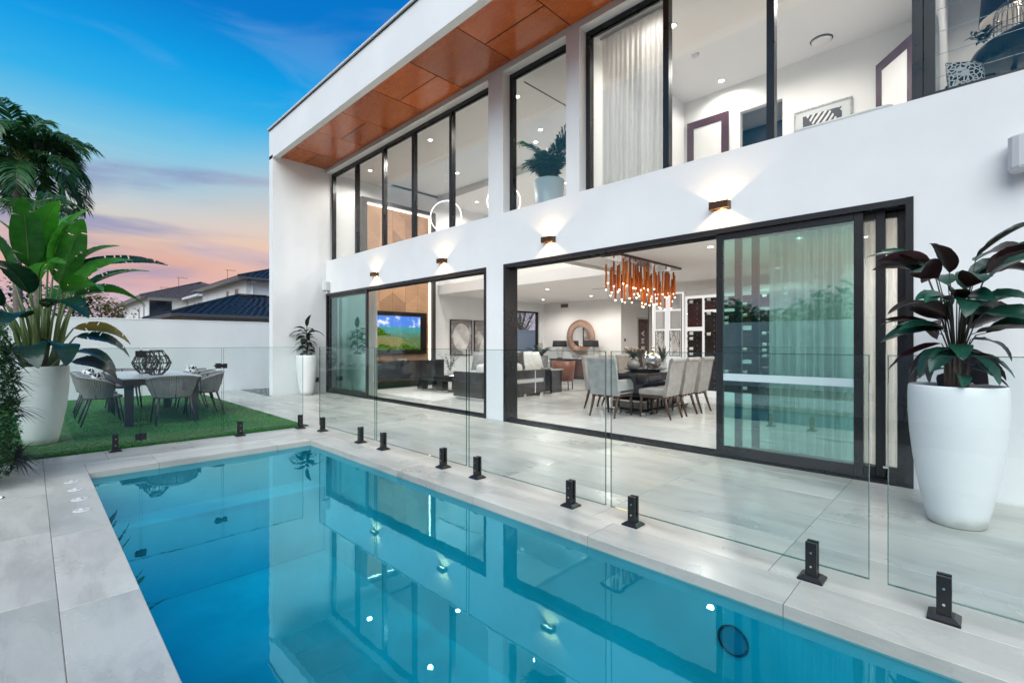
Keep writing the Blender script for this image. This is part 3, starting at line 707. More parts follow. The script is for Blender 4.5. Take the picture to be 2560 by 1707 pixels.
# ---------------- television
t = thing('television', 'large wall mounted television showing a tropical bay', 'television', (-12.30, 7.70, 1.60))
obj('casing', MB().box(-.06, .02, -.985, .985, -.625, .63), M_LACQ, t, bevel=.008)
T = NT('television_picture')
def _tv(t):
    o = t.sep(t.tc.outputs['Object']); y, z = o[1], o[2]
    nz = t.noise(t.map(), 3.0, 6, .6); nz2 = t.noise(t.map((1,1,4)), 9, 4)
    skyc = t.mix(t.mr(t.noise(t.map((1,1,1.6)), 3.2, 6, .6), .48, .68), (.06,.16,.50,1), (.62,.68,.78,1))
    sea = t.mix(t.mr(z, -.25, .25), (.07,.11,.04,1), (.03,.22,.24,1)); sea = t.mix(t.mr(nz2, .5, .8, 0, .4), sea, (.20,.40,.36,1))
    c = t.mix(t.mr(t.math('ADD', z, 0.0), .17, .19), sea, skyc)
    hill = t.math('SUBTRACT', t.math('ADD', z, t.math('MULTIPLY', nz, -.35)), t.math('MULTIPLY', y, -.50))      # wooded headland at left
    grn = t.mix(t.mr(nz2, .35, .65), (.008,.035,.004,1), (.07,.14,.012,1))
    c = t.mix(t.math('MULTIPLY', t.mr(hill, -.40, -.36, 1, 0), t.mr(z, -.12, -.08)), c, grn)
    sand = t.math('MULTIPLY', t.mr(hill, -.40, -.30, 1, 0), t.mr(z, -.06, -.14)); c = t.mix(t.math('MULTIPLY', sand, .25), c, (.36,.20,.06,1))
    fg = t.math('ADD', z, t.math('MULTIPLY', nz, -.45)); c = t.mix(t.mr(fg, -.62, -.56, 1, 0), c, grn)
    e = t.new('Emission'); t.put(e.inputs[0], c); e.inputs[1].default_value = 1.1
    g = t.new('BsdfGlossy'); g.inputs['Roughness'].default_value = .03; m = t.new('MixShader'); t.put(m.inputs[0], schlick(t, .05))
    t.l.new(e.outputs[0], m.inputs[1]); t.l.new(g.outputs[0], m.inputs[2]); t.l.new(m.outputs[0], t.out.inputs[0]); return t.m
obj('screen', MB().box(.0205, .024, -.88, .74, -.50, .50), _tv(T), t)
# ---------------- media cabinet
t = thing('media_cabinet', 'long black gloss floating cabinet under the television', 'cabinet', (-12.20, 7.75, 0))
obj('carcass', MB().box(-.0, .42, -1.25, 1.22, .26, .80), M_LACQ, t, bevel=.006)
for k in range(3): obj('door_front', MB().box(.421, .436, -1.24+k*.82, -1.24+k*.82+.81, .275, .785), M_LACQ, t, bevel=.003, seg=1)
tag(obj('set_top_box', MB().box(-.10, .10, -.16, .16, 0, .045), M_STEEL, None, (-12.0, 7.55, .803), bevel=.004), 'small silver box on top of the media cabinet', 'box')
# ---------------- framed pictures
def art(y0, y1, label, cy0, cz0, rx, rz):
    t = thing('framed_picture', label, 'picture', (-12.40, (y0+y1)/2, 1.485), 0, 'abstract pictures on the living room wall'); h = (y1-y0)/2
    f = MB(); f.box(-.018,.025,-h,-h+.03,-.595,.595).box(-.018,.025,h-.02,h,-.595,.595).box(-.018,.025,-h+.03,h-.02,.575,.595).box(-.018,.025,-h+.03,h-.02,-.595,-.575)
    obj('frame', f, M_BLACK, t)
    T = NT('print_' + label[:9].replace(' ', '_')); o = T.sep(T.tc.outputs['Object'])
    w = T.new('TexWave', wave_type='BANDS', bands_direction='Z'); T.put(w.inputs['Vector'], T.tc.outputs['Object']); w.inputs['Scale'].default_value = 7; w.inputs['Distortion'].default_value = 2.5; w.inputs['Detail'].default_value = 3
    n_ = T.noise(T.map(), 2.2, 6)
    c = T.mix(T.mr(w.outputs['Fac'], .3, .7), (.12,.10,.09,1), (.34,.31,.30,1)); c = T.mix(T.mr(n_, .45, .65), c, (.55,.53,.51,1))
    a = T.math('DIVIDE', T.math('SUBTRACT', o[1], cy0), rx); b = T.math('DIVIDE', T.math('SUBTRACT', o[2], cz0), rz)
    d = T.math('ADD', T.math('MULTIPLY', a, a), T.math('MULTIPLY', b, b))
    pale = T.mix(T.mr(n_, .35, .65), (.46,.44,.43,1), (.74,.73,.71,1)); c = T.mix(T.mr(d, .96, 1.0, 1, 0), c, pale)
    T.bsdf(c, .6); obj('print', MB().box(-.005,.006,-h+.03,h-.02,-.575,.575), T.m, t)
art(9.69, 10.63, 'abstract picture of a pale oval on dark stripes, left of two', 0, .02, .36, .46)
art(10.72, 11.66, 'abstract striped picture partly behind the white pillar, right of two', .12, -.42, .34, .42)
# ---------------- rug, coffee table, sofa
tag(obj('rug', MB().box(-1.65, 1.6, -1.35, 1.7, 0, .014), M_RUG, None, (-10.35, 7.7, 0), bevel=.006), 'large pale grey rug under the coffee table', 'rug')
t = thing('coffee_table', 'low black gloss coffee table on thick block legs', 'table', (-10.35, 7.85, .014))
obj('top', MB().box(-.75,.75,-.40,.40,.30,.36), M_LACQ, t, bevel=.005)
obj('raised_top', MB().box(-.20,.70,-.35,.35,.36,.46), M_LACQ, t, bevel=.02)
for x, y in ((-.6,-.25),(.3,-.25),(-.6,.25),(.3,.25)):
    l = obj('leg', MB().box(x-.12,x+.12,y-.1,y+.1,.04,.30), M_LACQ, t, bevel=.005); obj('foot', MB().box(x-.11,x+.11,y-.09,y+.09,0,.04), M_STEEL, l)
M_SOFABK = pm('grey_gloss_panel', (.060,.055,.055), .12, var=.2, vs=2)
t = thing('sofa', 'black lacquer backed sofa with white seat cushions facing the television', 'sofa', (-8.35, 8.1, 0))
obj('side_panel', MB().box(-.53,.50,-1.07,-1.02,.06,.64), M_SOFABK, t, bevel=.006)
obj('side_panel', MB().box(-.53,.50,1.02,1.07,.06,.64), M_SOFABK, t, bevel=.006)
obj('base', MB().box(-.52,.44,-1.015,1.015,.08,.36), M_SOFABK, t)
bp = obj('back_panel', MB().box(.44,.50,-1.015,1.015,.06,.64), M_SOFABK, t, bevel=.006)
for y in (-.72, -.02, .68): obj('chrome_strip', MB().box(.502,.512,y-.02,y+.02,.07,.63), M_STEEL, bp)
for zq in (.33, .42): obj('chrome_strip', MB().box(.501,.509,-1.01,1.01,zq,zq+.012), M_STEEL, bp)
obj('mirror_inlay', MB().box(.5005,.504,-1.0,1.0,.345,.415), M_STEEL, bp)
for y in (-.95,-.3,.35,.95): obj('foot', MB().box(-.5,.48,y-.05,y+.05,0,.06), M_STEEL, t)
for k in range(3): obj('seat_cushion', MB().box(-.50,.30,-1.0+k*.667,-1.0+k*.667+.655,.365,.54), M_SOFA, t, bevel=.05, seg=3)
for k in range(3): obj('back_cushion', MB().box(.18,.46,-1.01+k*.672,-1.01+k*.672+.66,.50,.82), M_SOFA, t, bevel=.08, seg=4)
def pillow(name, label, loc, rot, mat, s=.46, group='loose sofa pillows'):
    m = MB(); n = 8; vs = []
    for i in range(n+1):
        for j in range(n+1):
            u, v = i/n*2-1, j/n*2-1; h = (1-abs(u)**2.6)*(1-abs(v)**2.6); vs.append((u*s/2*(1-.06*(1-abs(v))), v*s/2*(1-.06*(1-abs(u))), .10*h**.6))
    fs = [(i*(n+1)+j, (i+1)*(n+1)+j, (i+1)*(n+1)+j+1, i*(n+1)+j+1) for i in range(n) for j in range(n)]
    m.add(vs, fs, True); m.add([(x,y,-z) for x,y,z in vs], [tuple(reversed(f_)) for f_ in fs], True)
    o = obj(name, m, mat, None, loc, rot); tag(o, label, 'pillow', group); return o
pillow('pillow', 'grey pillow on the sofa end seen left of the white pillar', (-8.35, 7.45, .88), (rad(70),0,rad(30)), M_PILLOW, .46)
pillow('pillow', 'patterned dark pillow on the sofa beside the black door frame', (-8.05, 8.30, .88), (rad(72),0,rad(60)), pm('dark_pillow', (.10,.085,.085), .8, var=.6, vs=14), .44)
pillow('pillow', 'fluffy white pillow on the sofa, left of the two pale ones', (-8.02, 8.62, .88), (rad(70),0,rad(70)), M_FUR, .46)
pillow('pillow', 'smooth pale pillow on the sofa, nearest the silver side table', (-8.0, 8.95, .88), (rad(66),0,rad(85)), M_SOFA, .44)
# vase with leafy stems on the coffee table
def sprig_plant(t, h, r, n, leafm, ls, rng, z0=0.0, stems=True, stemm=None):
    st = MB(); lf = MB()
    for k in range(n):
        a = rng.uniform(0, 6.283); q = rng.uniform(.2, 1)*r; hh = h*rng.uniform(.6, 1)
        pts = [(0,0,z0),(math.cos(a)*q*.35, math.sin(a)*q*.35, z0+hh*.55),(math.cos(a)*q, math.sin(a)*q, z0+hh)]
        st.tube(pts, .003, 4, False)
        for j in range(6):
            u = .35+.65*j/5; p = Vector(pts[0])*(1-u)**2+2*u*(1-u)*Vector(pts[1])+u*u*Vector(pts[2])
            add_leaf(lf, p, rng.uniform(0,6.283), rng.uniform(-.2,.9), ls*rng.uniform(.6,1.1), .42, .25)
    obj('stems', st, stemm or M_PETIOLE, t); return obj('leaves', lf, leafm, t)
def add_leaf(mb, p, az, el, L_, wr=.4, droop=.3, fold=.15, n=4):
    d = Vector((math.cos(az)*math.cos(el), math.sin(az)*math.cos(el), math.sin(el))); sd = Vector((-math.sin(az), math.cos(az), 0)); up = sd.cross(d) * -1
    if up.z < 0: up = -up
    vs = []; p = Vector(p)
    for i in range(n+1):
        u = i/n; w = L_*wr/2*math.sin(math.pi*min(1, u*.93+.05))**.8 if 0 < i < n else .001
        c = p + d*(L_*u) - Vector((0,0,1))*(droop*L_*u*u)
        vs += [c - sd*w + up*(w*fold), c, c + sd*w + up*(w*fold)]
    fs = []
    for i in range(n):
        for j in range(2): fs.append((i*3+j, i*3+j+1, (i+1)*3+j+1, (i+1)*3+j))
    mb.add(vs, fs, True)
rg = random.Random(3)
t = thing('potted_sprig', 'glass vase of dark leafy sprigs on the coffee table', 'plant', (-10.05, 7.85, .474))
obj('vase', MB().lathe([(0,.003),(.06,.003),(.075,.06),(.05,.14),(.06,.18)], n=20), glassy('vase_glass', (.9,.92,.92), .06), t)
sprig_plant(t, .48, .32, 16, M_FIG, .10, rg, .08)
# ---------------- console, lamps, mirror
t = thing('console', 'dark red brown gloss console under the round mirror', 'console', (-10.45, 14.02, 0))
obj('carcass', MB().box(-1.1,1.1,-.25,.33,.08,.70), M_BROWN, t, bevel=.005); obj('plinth', MB().box(-1.05,1.05,-.2,.3,0,.08), M_LACQ, t)
obj('top', MB().box(-1.13,1.13,-.28,.34,.70,.73), M_LACQ, t, bevel=.004)
for k in range(4): obj('door_front', MB().box(-1.09+k*.547,-1.09+k*.547+.54,-.268,-.252,.10,.69), M_BROWN, t, bevel=.003, seg=1)
def tablelamp(x, label):
    t = thing('table_lamp', label, 'lamp', (x, 13.98, .732), 0, 'black shaded lamps on the console')
    obj('body', MB().lathe([(.0,.04),(.085,.04),(.07,.07),(.10,.15),(.135,.26),(.13,.33),(.09,.40),(.04,.43),(.03,.46)], n=28), M_PORC, t)
    obj('foot', MB().lathe([(0,.04),(.10,.04),(.10,0),(0,0)], n=28), M_STEEL, t)
    obj('shade', MB().lathe([(.28,.43),(.255,.66),(.25,.66),(.275,.43)], n=36), M_BLACKFAB, t)
    obj('bulb', MB().sphere((0,0,.53), .04), M_BULB, t)
tablelamp(-11.25, 'white ceramic lamp with black shade left of the round mirror')
tablelamp(-9.83, 'white ceramic lamp with black shade in front of the mirror right edge')
t = thing('round_mirror', 'round mirror in a wide ribbed copper frame above the console', 'mirror', (-10.57, 14.36, 1.53))
obj('mirror_glass', MB().tube([(0,.0,0),(0,-.012,0)], .40, 48), M_MIRROR, t)
fr = obj('frame', MB().torus((0,-.01,0), .625, .018, 'Y', 64, 8).torus((0,-.03,0), .39, .016, 'Y', 64, 8), M_COPPER, t)
for k in range(56):
    a = 2*math.pi*k/56; c, s_ = math.cos(a), math.sin(a)
    rib = MB().tube([(c*.40,-.045,s_*.40),(c*.50,-.085,s_*.50),(c*.61,-.03,s_*.61)], [.010,.014,.017], 5)
    obj('rib', rib, M_COPPER, fr)
tag(obj('bowl', MB().lathe([(.0,0),(.06,0),(.13,.05),(.19,.12),(.185,.12),(.12,.055),(0,.015)], n=28), glassy('bowl_glass', (.88,.90,.90), .08), None, (-10.45, 13.95, .732)), 'shallow glass bowl on the console between the lamps', 'bowl')
# tan armchair and silver side table behind the sofa
t = thing('armchair', 'tan leather tub armchair in front of the dark console', 'armchair', (-8.35, 10.55, 0), rad(200))
m = MB(); n = 14; vs = []
for i in range(n+1):
    a = rad(-20) + rad(220)*i/n
    for r, zq in ((.27,.25),(.33,.80),(.27,.80),(.21,.30)): vs.append((r*math.cos(a), r*math.sin(a), zq))
fs = [(i*4+j, (i+1)*4+j, (i+1)*4+(j+1)%4, i*4+(j+1)%4) for i in range(n) for j in range(4)] + [(0,1,2,3), tuple(n*4+q for q in (3,2,1,0))]
m.add(vs, fs, True); obj('tub_shell', m, M_LEATHER, t)
obj('seat', MB().lathe([(0,.44),(.20,.44),(.235,.41),(.235,.30),(0,.28)], n=24), M_LEATHER, t)
for x, y in ((.2,.2),(-.2,.2),(.2,-.2),(-.2,-.2)): obj('leg', MB().tube([(x,y,0),(x*.95,y*.95,.3)], [.014,.02], 8), M_WALNUT, t)
t = thing('side_table', 'small polished silver side table at the end of the sofa', 'table', (-8.0, 9.55, 0))
obj('top', MB().box(-.24,.24,-.26,.26,.60,.64), M_STEEL, t, bevel=.004)
for x in (-.19,.19): obj('leg', MB().box(x-.03,x+.03,-.2,.2,.03,.60), M_LACQ, t); obj('foot', MB().box(x-.03,x+.03,-.2,.2,0,.029), M_STEEL, t)
tag(obj('glass_ornament', MB().sphere((0,0,.10), .10, 16, 10), glassy('ornament_glass', (.85,.86,.86), .12), None, (-8.0, 9.5, .64)), 'round glass ornament on the silver side table', 'ornament')
# potted palm by the side window
def frond(mb, base, az, el, L_, droop, nl, ll, rng, wr=.06, up0=.0, rmb=None, r0=.012):
    pts = []; p = Vector(base); e = el; ns = 12
    for i in range(ns+1):
        pts.append(p.copy()); d = Vector((math.cos(az)*math.cos(e), math.sin(az)*math.cos(e), math.sin(e))); p = p + d*(L_/ns); e -= droop/ns*(0.5+1.2*i/ns)
    (rmb or mb).tube(pts, [r0*(1-.8*i/ns) for i in range(ns+1)], 5, False)
    for k in range(nl):
        u = .14+.85*k/(nl-1); f = u*ns; i = min(int(f), ns-1); c = pts[i].lerp(pts[i+1], f-i); tg = (pts[i+1]-pts[i]).normalized()
        sd = tg.cross(Vector((0,0,1))); sd = sd.normalized() if sd.length > 1e-4 else Vector((1,0,0)); upv = sd.cross(tg)
        l = ll*(math.sin(math.pi*(.12+.80*u))**.7)*rng.uniform(.85,1.1)
        for s_ in (-1, 1):
            d = (sd*s_*.78 + tg*(.55+.3*u) + upv*rng.uniform(.0,.35)).normalized(); w = l*wr
            q = d.cross(upv).normalized()*w if rng.random() < .6 else upv*w
            e1 = c + d*l*.55 + Vector((0,0,-1))*l*.06; e2 = c + d*l*.95 + Vector((0,0,-1))*l*rng.uniform(.22,.5)
            mb.add([c-q*.4, c+q*.4, e1+q, e1-q, e2], [(0,1,2,3),(3,2,4)], True)
rg = random.Random(14)
def palm_plant(t, z0, n, L_, rng, mat, nl=18, ll=.26, els=(.75,1.45), drs=(.8,1.6)):
    lf = MB(); st = MB()
    for k in range(n):
        az_ = 2.4*k+rng.uniform(-.3,.3); sh = .42 if math.sin(az_) < -.15 else 1.0       # kept clear of the glass
        frond(lf, (rng.uniform(-.04,.04), rng.uniform(-.04,.04), z0), az_, rng.uniform(*els), sh*L_*rng.uniform(.6,1.05), rng.uniform(*drs), nl, ll, rng, .055, rmb=st, r0=.009)
    obj('stems', st, M_PETIOLE, t); obj('fronds', lf, mat, t)
t = thing('potted_palm', 'bushy palm in a grey pot beside the living room window', 'plant', (-11.25, 12.85, 0))
obj('pot', MB().lathe([(0,0),(.20,0),(.27,.3),(.30,.85),(.27,.85),(.25,.78),(0,.78)], n=28), pm('grey_pot', (.16,.155,.15), .5), t)
palm_plant(t, .78, 16, .75, rg, M_IPALM, 14, .22)
# ---------------- dining table and chairs
t = thing('dining_table', 'black gloss dining table with clipped corners on a stepped pedestal', 'table', (-4.66, 8.58, 0))
c = .16; x_, y_ = .53, 1.15
octo = lambda a, b, q: [(-a+q,-b),(a-q,-b),(a,-b+q),(a,b-q),(a-q,b),(-a+q,b),(-a,b-q),(-a,-b+q)]
obj('top', MB().prism(octo(x_, y_, c), .715, .765), M_LACQ, t, bevel=.004)
m = MB(); lo, hi = octo(.36, .95, .1), octo(.50, 1.11, .15); n = 8
m.add([(a,b,.56) for a,b in lo]+[(a,b,.715) for a,b in hi], [tuple(range(7,-1,-1)), tuple(range(8,16))]+[(i,(i+1)%8,8+(i+1)%8,8+i) for i in range(8)]); obj('apron', m, M_LACQ, t)
obj('pedestal', MB().frustum((0,0,.26),(.50,1.3),(0,0,.56),(.62,1.6)), M_LACQ, t, bevel=.01)
obj('plinth', MB().box(-.34,.34,-.78,.78,.09,.26), M_LACQ, t, bevel=.006)
obj('base_plate', MB().box(-.42,.42,-.86,.86,.05,.075), M_LACQ, t)
for x in (-.38,.38):
    for y in (-.82,0,.82): obj('foot', MB().box(x-.05,x+.05,y-.05,y+.05,0,.05), M_STEEL, t)
obj('steel_band', MB().box(-.345,.345,-.785,.785,.225,.237), M_STEEL, t)
def chair_parts(t, fabric, arms=False):
    # local: sits facing +Y
    w = .25 if not arms else .29
    obj('seat', MB().box(-w,w,-.20,.29,.40,.50), fabric, t, bevel=.035, seg=3)
    m = MB(); prof = [(-.17,.38),(-.235,.70),(-.295,1.02),(-.345,1.055),(-.375,1.02),(-.365,.985),(-.335,.965),(-.29,.68),(-.235,.38)]
    k = len(prof); m.add([(-w,y,z) for y,z in prof]+[(w,y,z) for y,z in prof], [tuple(range(k)), tuple(range(2*k-1,k-1,-1))]+[(i,k+i,k+(i+1)%k,(i+1)%k) for i in range(k)])
    b = obj('backrest', m, fabric, t, bevel=.016, seg=2)
    for s_ in (-1,1): obj('piping', MB().tube([(s_*w,-.238,.39),(s_*w,-.292,.68),(s_*w,-.338,.97)], .006, 6), fabric, b)
    ap = obj('apron', MB().box(-w+.02,w-.02,-.21,.27,.35,.40), M_WALNUT, t)
    for q in range(7):
        x = -w+.04+q*(2*w-.08)/6; obj('slat', MB().box(x-.010,x+.010,-.224,-.210,.345,.40), M_COPPER if q % 2 else M_WALNUT, ap)
    for sx_ in (-1,1):
        obj('leg', MB().tube([(sx_*(w-.045),-.19,.38),(sx_*(w-.04),-.24,.2),(sx_*(w-.035),-.31,0)], [.030,.024,.016], 8), M_WALNUT, t)
        obj('leg', MB().tube([(sx_*(w-.045),.24,.38),(sx_*(w-.045),.25,.2),(sx_*(w-.05),.27,0)], [.030,.022,.015], 8), M_WALNUT, t)
    if arms:
        for s_ in (-1,1): obj('arm', MB().box(min(s_*w,s_*(w-.055)),max(s_*w,s_*(w-.055)),-.22,.27,.42,.66), fabric, t, bevel=.012)
dc = thing('dining_chair', 'grey dining chair nearest the door on the right side of the table', 'chair', (-4.02, 7.80, 0), rad(90), 'upholstered dining chairs')
chair_parts(dc, M_LINEN)
dup(dc, (-4.0, 8.37, 0), rad(90), 'middle grey dining chair of the three on the right side of the table')
dup(dc, (-3.98, 8.95, 0), rad(91), 'farthest grey dining chair of the three on the right side of the table')
dup(dc, (-5.30, 7.96, 0), rad(-92), 'grey dining chair on the left of the table, just behind the armchair')
dup(dc, (-5.30, 8.58, 0), rad(-90), 'middle dining chair on the left of the table, mostly hidden by the armchair')
dup(dc, (-5.30, 9.20, 0), rad(-89), 'dining chair on the far left of the table, beside the flowers')
ac = thing('dining_armchair', 'blue grey dining chair with arms at the near head of the table', 'chair', (-4.73, 7.36, 0), 0, 'upholstered dining chairs')
chair_parts(ac, M_VELVET, True)
# centrepiece
t = thing('tray', 'wide shallow black tray in the middle of the dining table', 'tray', (-4.62, 8.35, .767))
obj('dish', MB().lathe([(0,.006),(.26,.006),(.40,.045),(.42,.050),(.40,.040),(.28,0),(0,0)], n=40), M_LACQ, t)
t = thing('flower_vase', 'round grey vase with a bushy flower arrangement on the tray', 'vase', (-4.78, 8.20, .78))
obj('vase', MB().lathe([(0,0),(.06,0),(.115,.06),(.125,.11),(.10,.17),(.05,.20),(.06,.22)], n=28), pm('grey_glaze', (.20,.195,.19), .2), t)
rg = random.Random(21); sprig_plant(t, .22, .24, 26, leafmat('grey_green_leaf', (.05,.06,.05), (.12,.13,.11), .5), .10, rg, .20)
fl_ = MB()
for k in range(14): fl_.sphere((rg.uniform(-.16,.16), rg.uniform(-.16,.16), rg.uniform(.34,.43)), rg.uniform(.02,.035), 7, 5)
obj('blossoms', fl_, pm('dusty_blossom', (.30,.25,.26), .8, var=.4, vs=30), t)
t = thing('silver_bottle', 'tall silver sculpted bottle on the tray beside the flowers', 'ornament', (-4.62, 8.38, .775), 0)
obj('body', MB().lathe([(0,0),(.05,0),(.055,.05),(.045,.12),(.06,.2),(.055,.28),(.02,.33),(.02,.38)], n=24), M_STEEL, t)
t = thing('silver_disc_bottle', 'flat round polished silver flask on the tray', 'ornament', (-4.48, 8.42, .775), rad(30))
m = MB().sphere((0,0,.19), .16, 24, 14); m.v = [(x, y*.4, zq) for x,y,zq in m.v]; obj('body', m, M_STEEL, t); obj('neck', MB().cyl((0,0), .02, .34, .42, 14), M_STEEL, t); obj('stopper', MB().sphere((0,0,.44), .025), M_STEEL, t)
t = thing('glass_vase', 'clear glass vase of thin grey leaves at the far end of the table', 'vase', (-4.55, 8.95, .767), 0)
obj('vase', MB().lathe([(0,.004),(.07,.004),(.085,.10),(.06,.18),(.08,.25)], n=24), glassy('clear_vase', (.85,.87,.87), .08), t)
lf = MB()
for k in range(26): add_leaf(lf, (0,0,.15), rg.uniform(0,6.28), rg.uniform(.5,1.4), rg.uniform(.28,.42), .10, .15)
obj('leaves', lf, M_SPIKE, t)
# ---------------- chandelier
t = thing('chandelier', 'long chandelier of hanging copper tubes with glowing tips over the dining table', 'chandelier', (-4.60, 8.3, 2.858))
obj('ceiling_plate', MB().box(-.19,.19,-1.2,1.2,-.035,0), pm('plate', (.10,.045,.035), .2, .6), t)
obj('mirror_plate', MB().box(-.17,.17,-1.17,1.17,-.042,-.036), M_STEEL, t)
rg = random.Random(9); tm = MB().cyl((0,0), .0180, -.44, 0, 10); tubem = tm.mesh('copper_tube'); tubem.materials.append(M_COPPERTUBE)
bulbm = MB().lathe([(0,-.466),(.009,-.463),(.012,-.452),(.013,-.44)], n=10).mesh('glowing_tip'); bulbm.materials.append(M_BULB)
wirem = MB()
for k in range(66):
    y = -1.13+2.26*(k+.5)/66; x = (-.13, .06, -.03, .13)[k % 4]+rg.uniform(-.03,.03); zq = -.05-rg.random()**1.2*.36
    o = obj('copper_tube', tubem, None, t, (x, y, zq)); obj('glowing_tip', bulbm, None, o)
    wirem.tube([(x,y,-.036),(x,y,zq)], .0016, 4, False)
stuff(obj('wires', wirem, M_STEEL, t))
pl = bpy.data.lights.new('lamp', 'AREA'); pl.shape = 'RECTANGLE'; pl.size = .3; pl.size_y = 2.2; pl.energy = 10; pl.color = WARM
po = link(bpy.data.objects.new('lamp', pl), t); po.location = (0,0,-.98)
# ---------------- wine wall
t = thing('wine_wall', 'backlit wine wall with dark pegged panels in white frames', 'wine rack', (-4.0, 11.5, 0))
obj('backing', MB().box(-2.2, 2.6, .10, .14, 0, 2.62), M_INT, t)
obj('plinth', MB().box(-2.2, 2.6, -.03, .099, 0, .15), M_SHELFLED, t)
fr = MB(); pan = []
cols_ = [(-1.20,-.84,[(.92,1.60),(1.70,2.40),(.15,.83)]), (-.77,-.43,[(.15,2.04),(2.11,2.40)]), (-.36,-.02,[(.15,2.04),(2.11,2.40)]), (.05,.39,[(.92,1.60),(1.70,2.40),(.15,.83)]),
         (.46,.80,[(.15,2.04),(2.11,2.40)]), (.87,1.21,[(.15,2.04),(2.11,2.40)]), (1.28,1.62,[(.92,1.60),(1.70,2.40),(.15,.83)]), (1.69,2.5,[(.15,2.04),(2.11,2.40)])]
pegs = MB(); rb = random.Random(4)
M_WPAN = pm('wine_panel', (.030,.024,.023), .22, var=.4, vs=2); M_WPAN2 = pm('wine_panel_red', (.060,.022,.020), .22, var=.3, vs=2)
M_BOTTLE = pm('wine_bottle', (.012,.016,.010), .12); M_LABEL = pm('bottle_label', (.72,.70,.66), .7)
obj('lit_frame', MB().box(-1.27, 2.55, .060, .099, .15, 2.47), M_SHELFLED, t)
botm = MB().tube([(0,0,0),(.19,0,0),(.225,0,0),(.30,0,0)], [.037,.037,.014,.014], 12).mesh('bottle'); botm.materials.append(M_BOTTLE)
labm = MB().tube([(.06,0,0),(.15,0,0)], .0378, 12, False).mesh('bottle_label'); labm.materials.append(M_LABEL)
for x0, x1, zs in cols_:
    for z0, z1 in zs:
        obj('wine_panel', MB().box(x0, x1, .02, .058, z0, z1), M_WPAN2 if z0 > 1.65 else M_WPAN, t, bevel=.002, seg=1)
        zq = z0+.07
        while zq < z1-.04:
            for x in (x0+.05, x1-.08): pegs.tube([(x,.02,zq),(x,-.06,zq)], .008, 6)
            if rb.random() < .34:
                o = obj('bottle', botm, None, t, (x0+.03, -.03, zq+.046)); obj('bottle_label', labm, None, o)
            zq += .125
obj('pegs', pegs, M_STEEL, t)
# display shelf with screen to the left of the wine wall
t = thing('display_screen', 'white grid display with black lattice screen left of the wine wall', 'screen', (-5.68, 11.5, 0))
obj('back_panel', MB().box(-.42,.40,.08,.12,0,2.62), M_INT, t)
g_ = MB()
for x in (-.40,-.09,.0,.34): g_.box(x-.022,x+.022,0,.075,.2,2.58)
for zq in (.22,.95,1.64,2.14,2.56): g_.box(-.42,.36,.001,.074,zq-.022,zq+.022)
obj('lit_grid', g_, M_SHELFLED, t)
for x0, x1, z0, z1 in ((-.375,-.115,2.165,2.535),(-.375,-.115,1.665,2.115),(.025,.315,1.665,2.535)): obj('grey_panel', MB().box(x0,x1,.03,.06,z0,z1), pm('grey_pane', (.45,.44,.43), .3), t)
lat = MB(); rb = random.Random(6)
for x0, x1 in ((-.36,-.12),(.03,.31)):
    lat.box(x0,x1,-.03,-.01,.97,.985); lat.box(x0,x1,-.03,-.01,1.60,1.615); lat.box(x0,x0+.012,-.03,-.01,.985,1.60); lat.box(x1-.012,x1,-.03,-.01,.985,1.60)
    for k in range(22):
        a = (rb.uniform(x0,x1), -.02, rb.uniform(.98,1.6)); b = (min(x1,max(x0,a[0]+rb.uniform(-.1,.1))), -.02, min(1.6,a[2]+rb.uniform(.06,.18))); lat.tube([a,b], .005, 4)
obj('lattice', lat, M_BLACK, t)
obj('black_post', MB().box(-.445,-.430,-.25,-.235,0,2.5).box(.44,.455,-.25,-.235,0,2.5).box(-.445,.455,-.25,-.235,2.5,2.515), M_BLACK, t)
# cinema door with raised letters
t = thing('cinema_door', 'dark brown door with white raised letters reading EMA up its face', 'door', (-8.868, 15.875, 0))
obj('panel', MB().box(0,.035,-.335,.335,0,2.18), M_BROWN, t, bevel=.004)
obj('door_frame', MB().box(0,.02,-.40,-.336,0,2.25).box(0,.02,.336,.40,0,2.25).box(0,.02,-.336,.336,2.181,2.25), M_CERAMIC, t)
for ch, zc in (('E', 1.125), ('M', 1.38), ('A', 1.655)):
    cu = bpy.data.curves.new('letter', 'FONT'); cu.body = ch; cu.size = .27; cu.extrude = .006; cu.align_x = 'CENTER'; cu.align_y = 'CENTER'; cu.offset = .008
    tmp = bpy.data.objects.new('letter_curve', cu); COL.objects.link(tmp)
    me = bpy.data.meshes.new_from_object(tmp.evaluated_get(bpy.context.evaluated_depsgraph_get())); bpy.data.objects.remove(tmp)
    me.materials.clear(); me.materials.append(M_CERAMIC)
    o = obj('letter', me, None, t, (.043, -.05, zc))
    o.rotation_euler = Matrix(((0,0,1),(0,-1,0),(1,0,0))).to_euler()      # reads upwards, faces the room
# ---------------- curtains
def curtain(name, label, x0, x1, y, z0, z1, folds, amp, mat, seed):
    rg = random.Random(seed); m = MB(); n = folds*8; vs = []; ph = [rg.uniform(.6,1.4) for _ in range(folds+1)]
    for i in range(n+1):
        u = i/n; x = x0+(x1-x0)*u; k = int(u*folds); a = amp*ph[min(k,folds)]
        dy = a*math.sin(2*math.pi*u*folds) + .3*a*math.sin(5.3*u*folds)
        vs += [(x, y+dy*.55, z1), (x+.004*math.sin(9*u), y+dy, z0+.5*(z1-z0)), (x+.008*math.sin(7*u), y+dy*1.1, z0)]
    m.add(vs, [(i*3+j, (i+1)*3+j, (i+1)*3+j+1, i*3+j+1) for i in range(n) for j in range(2)], True)
    t = thing(name, label, 'curtain', (0,0,0)); obj('fabric', m, mat, t)
    obj('track', MB().box(x0-.03, x1+.03, y-.02, y+.02, z1, z1+.03), M_WHITEPLASTIC, t); return t
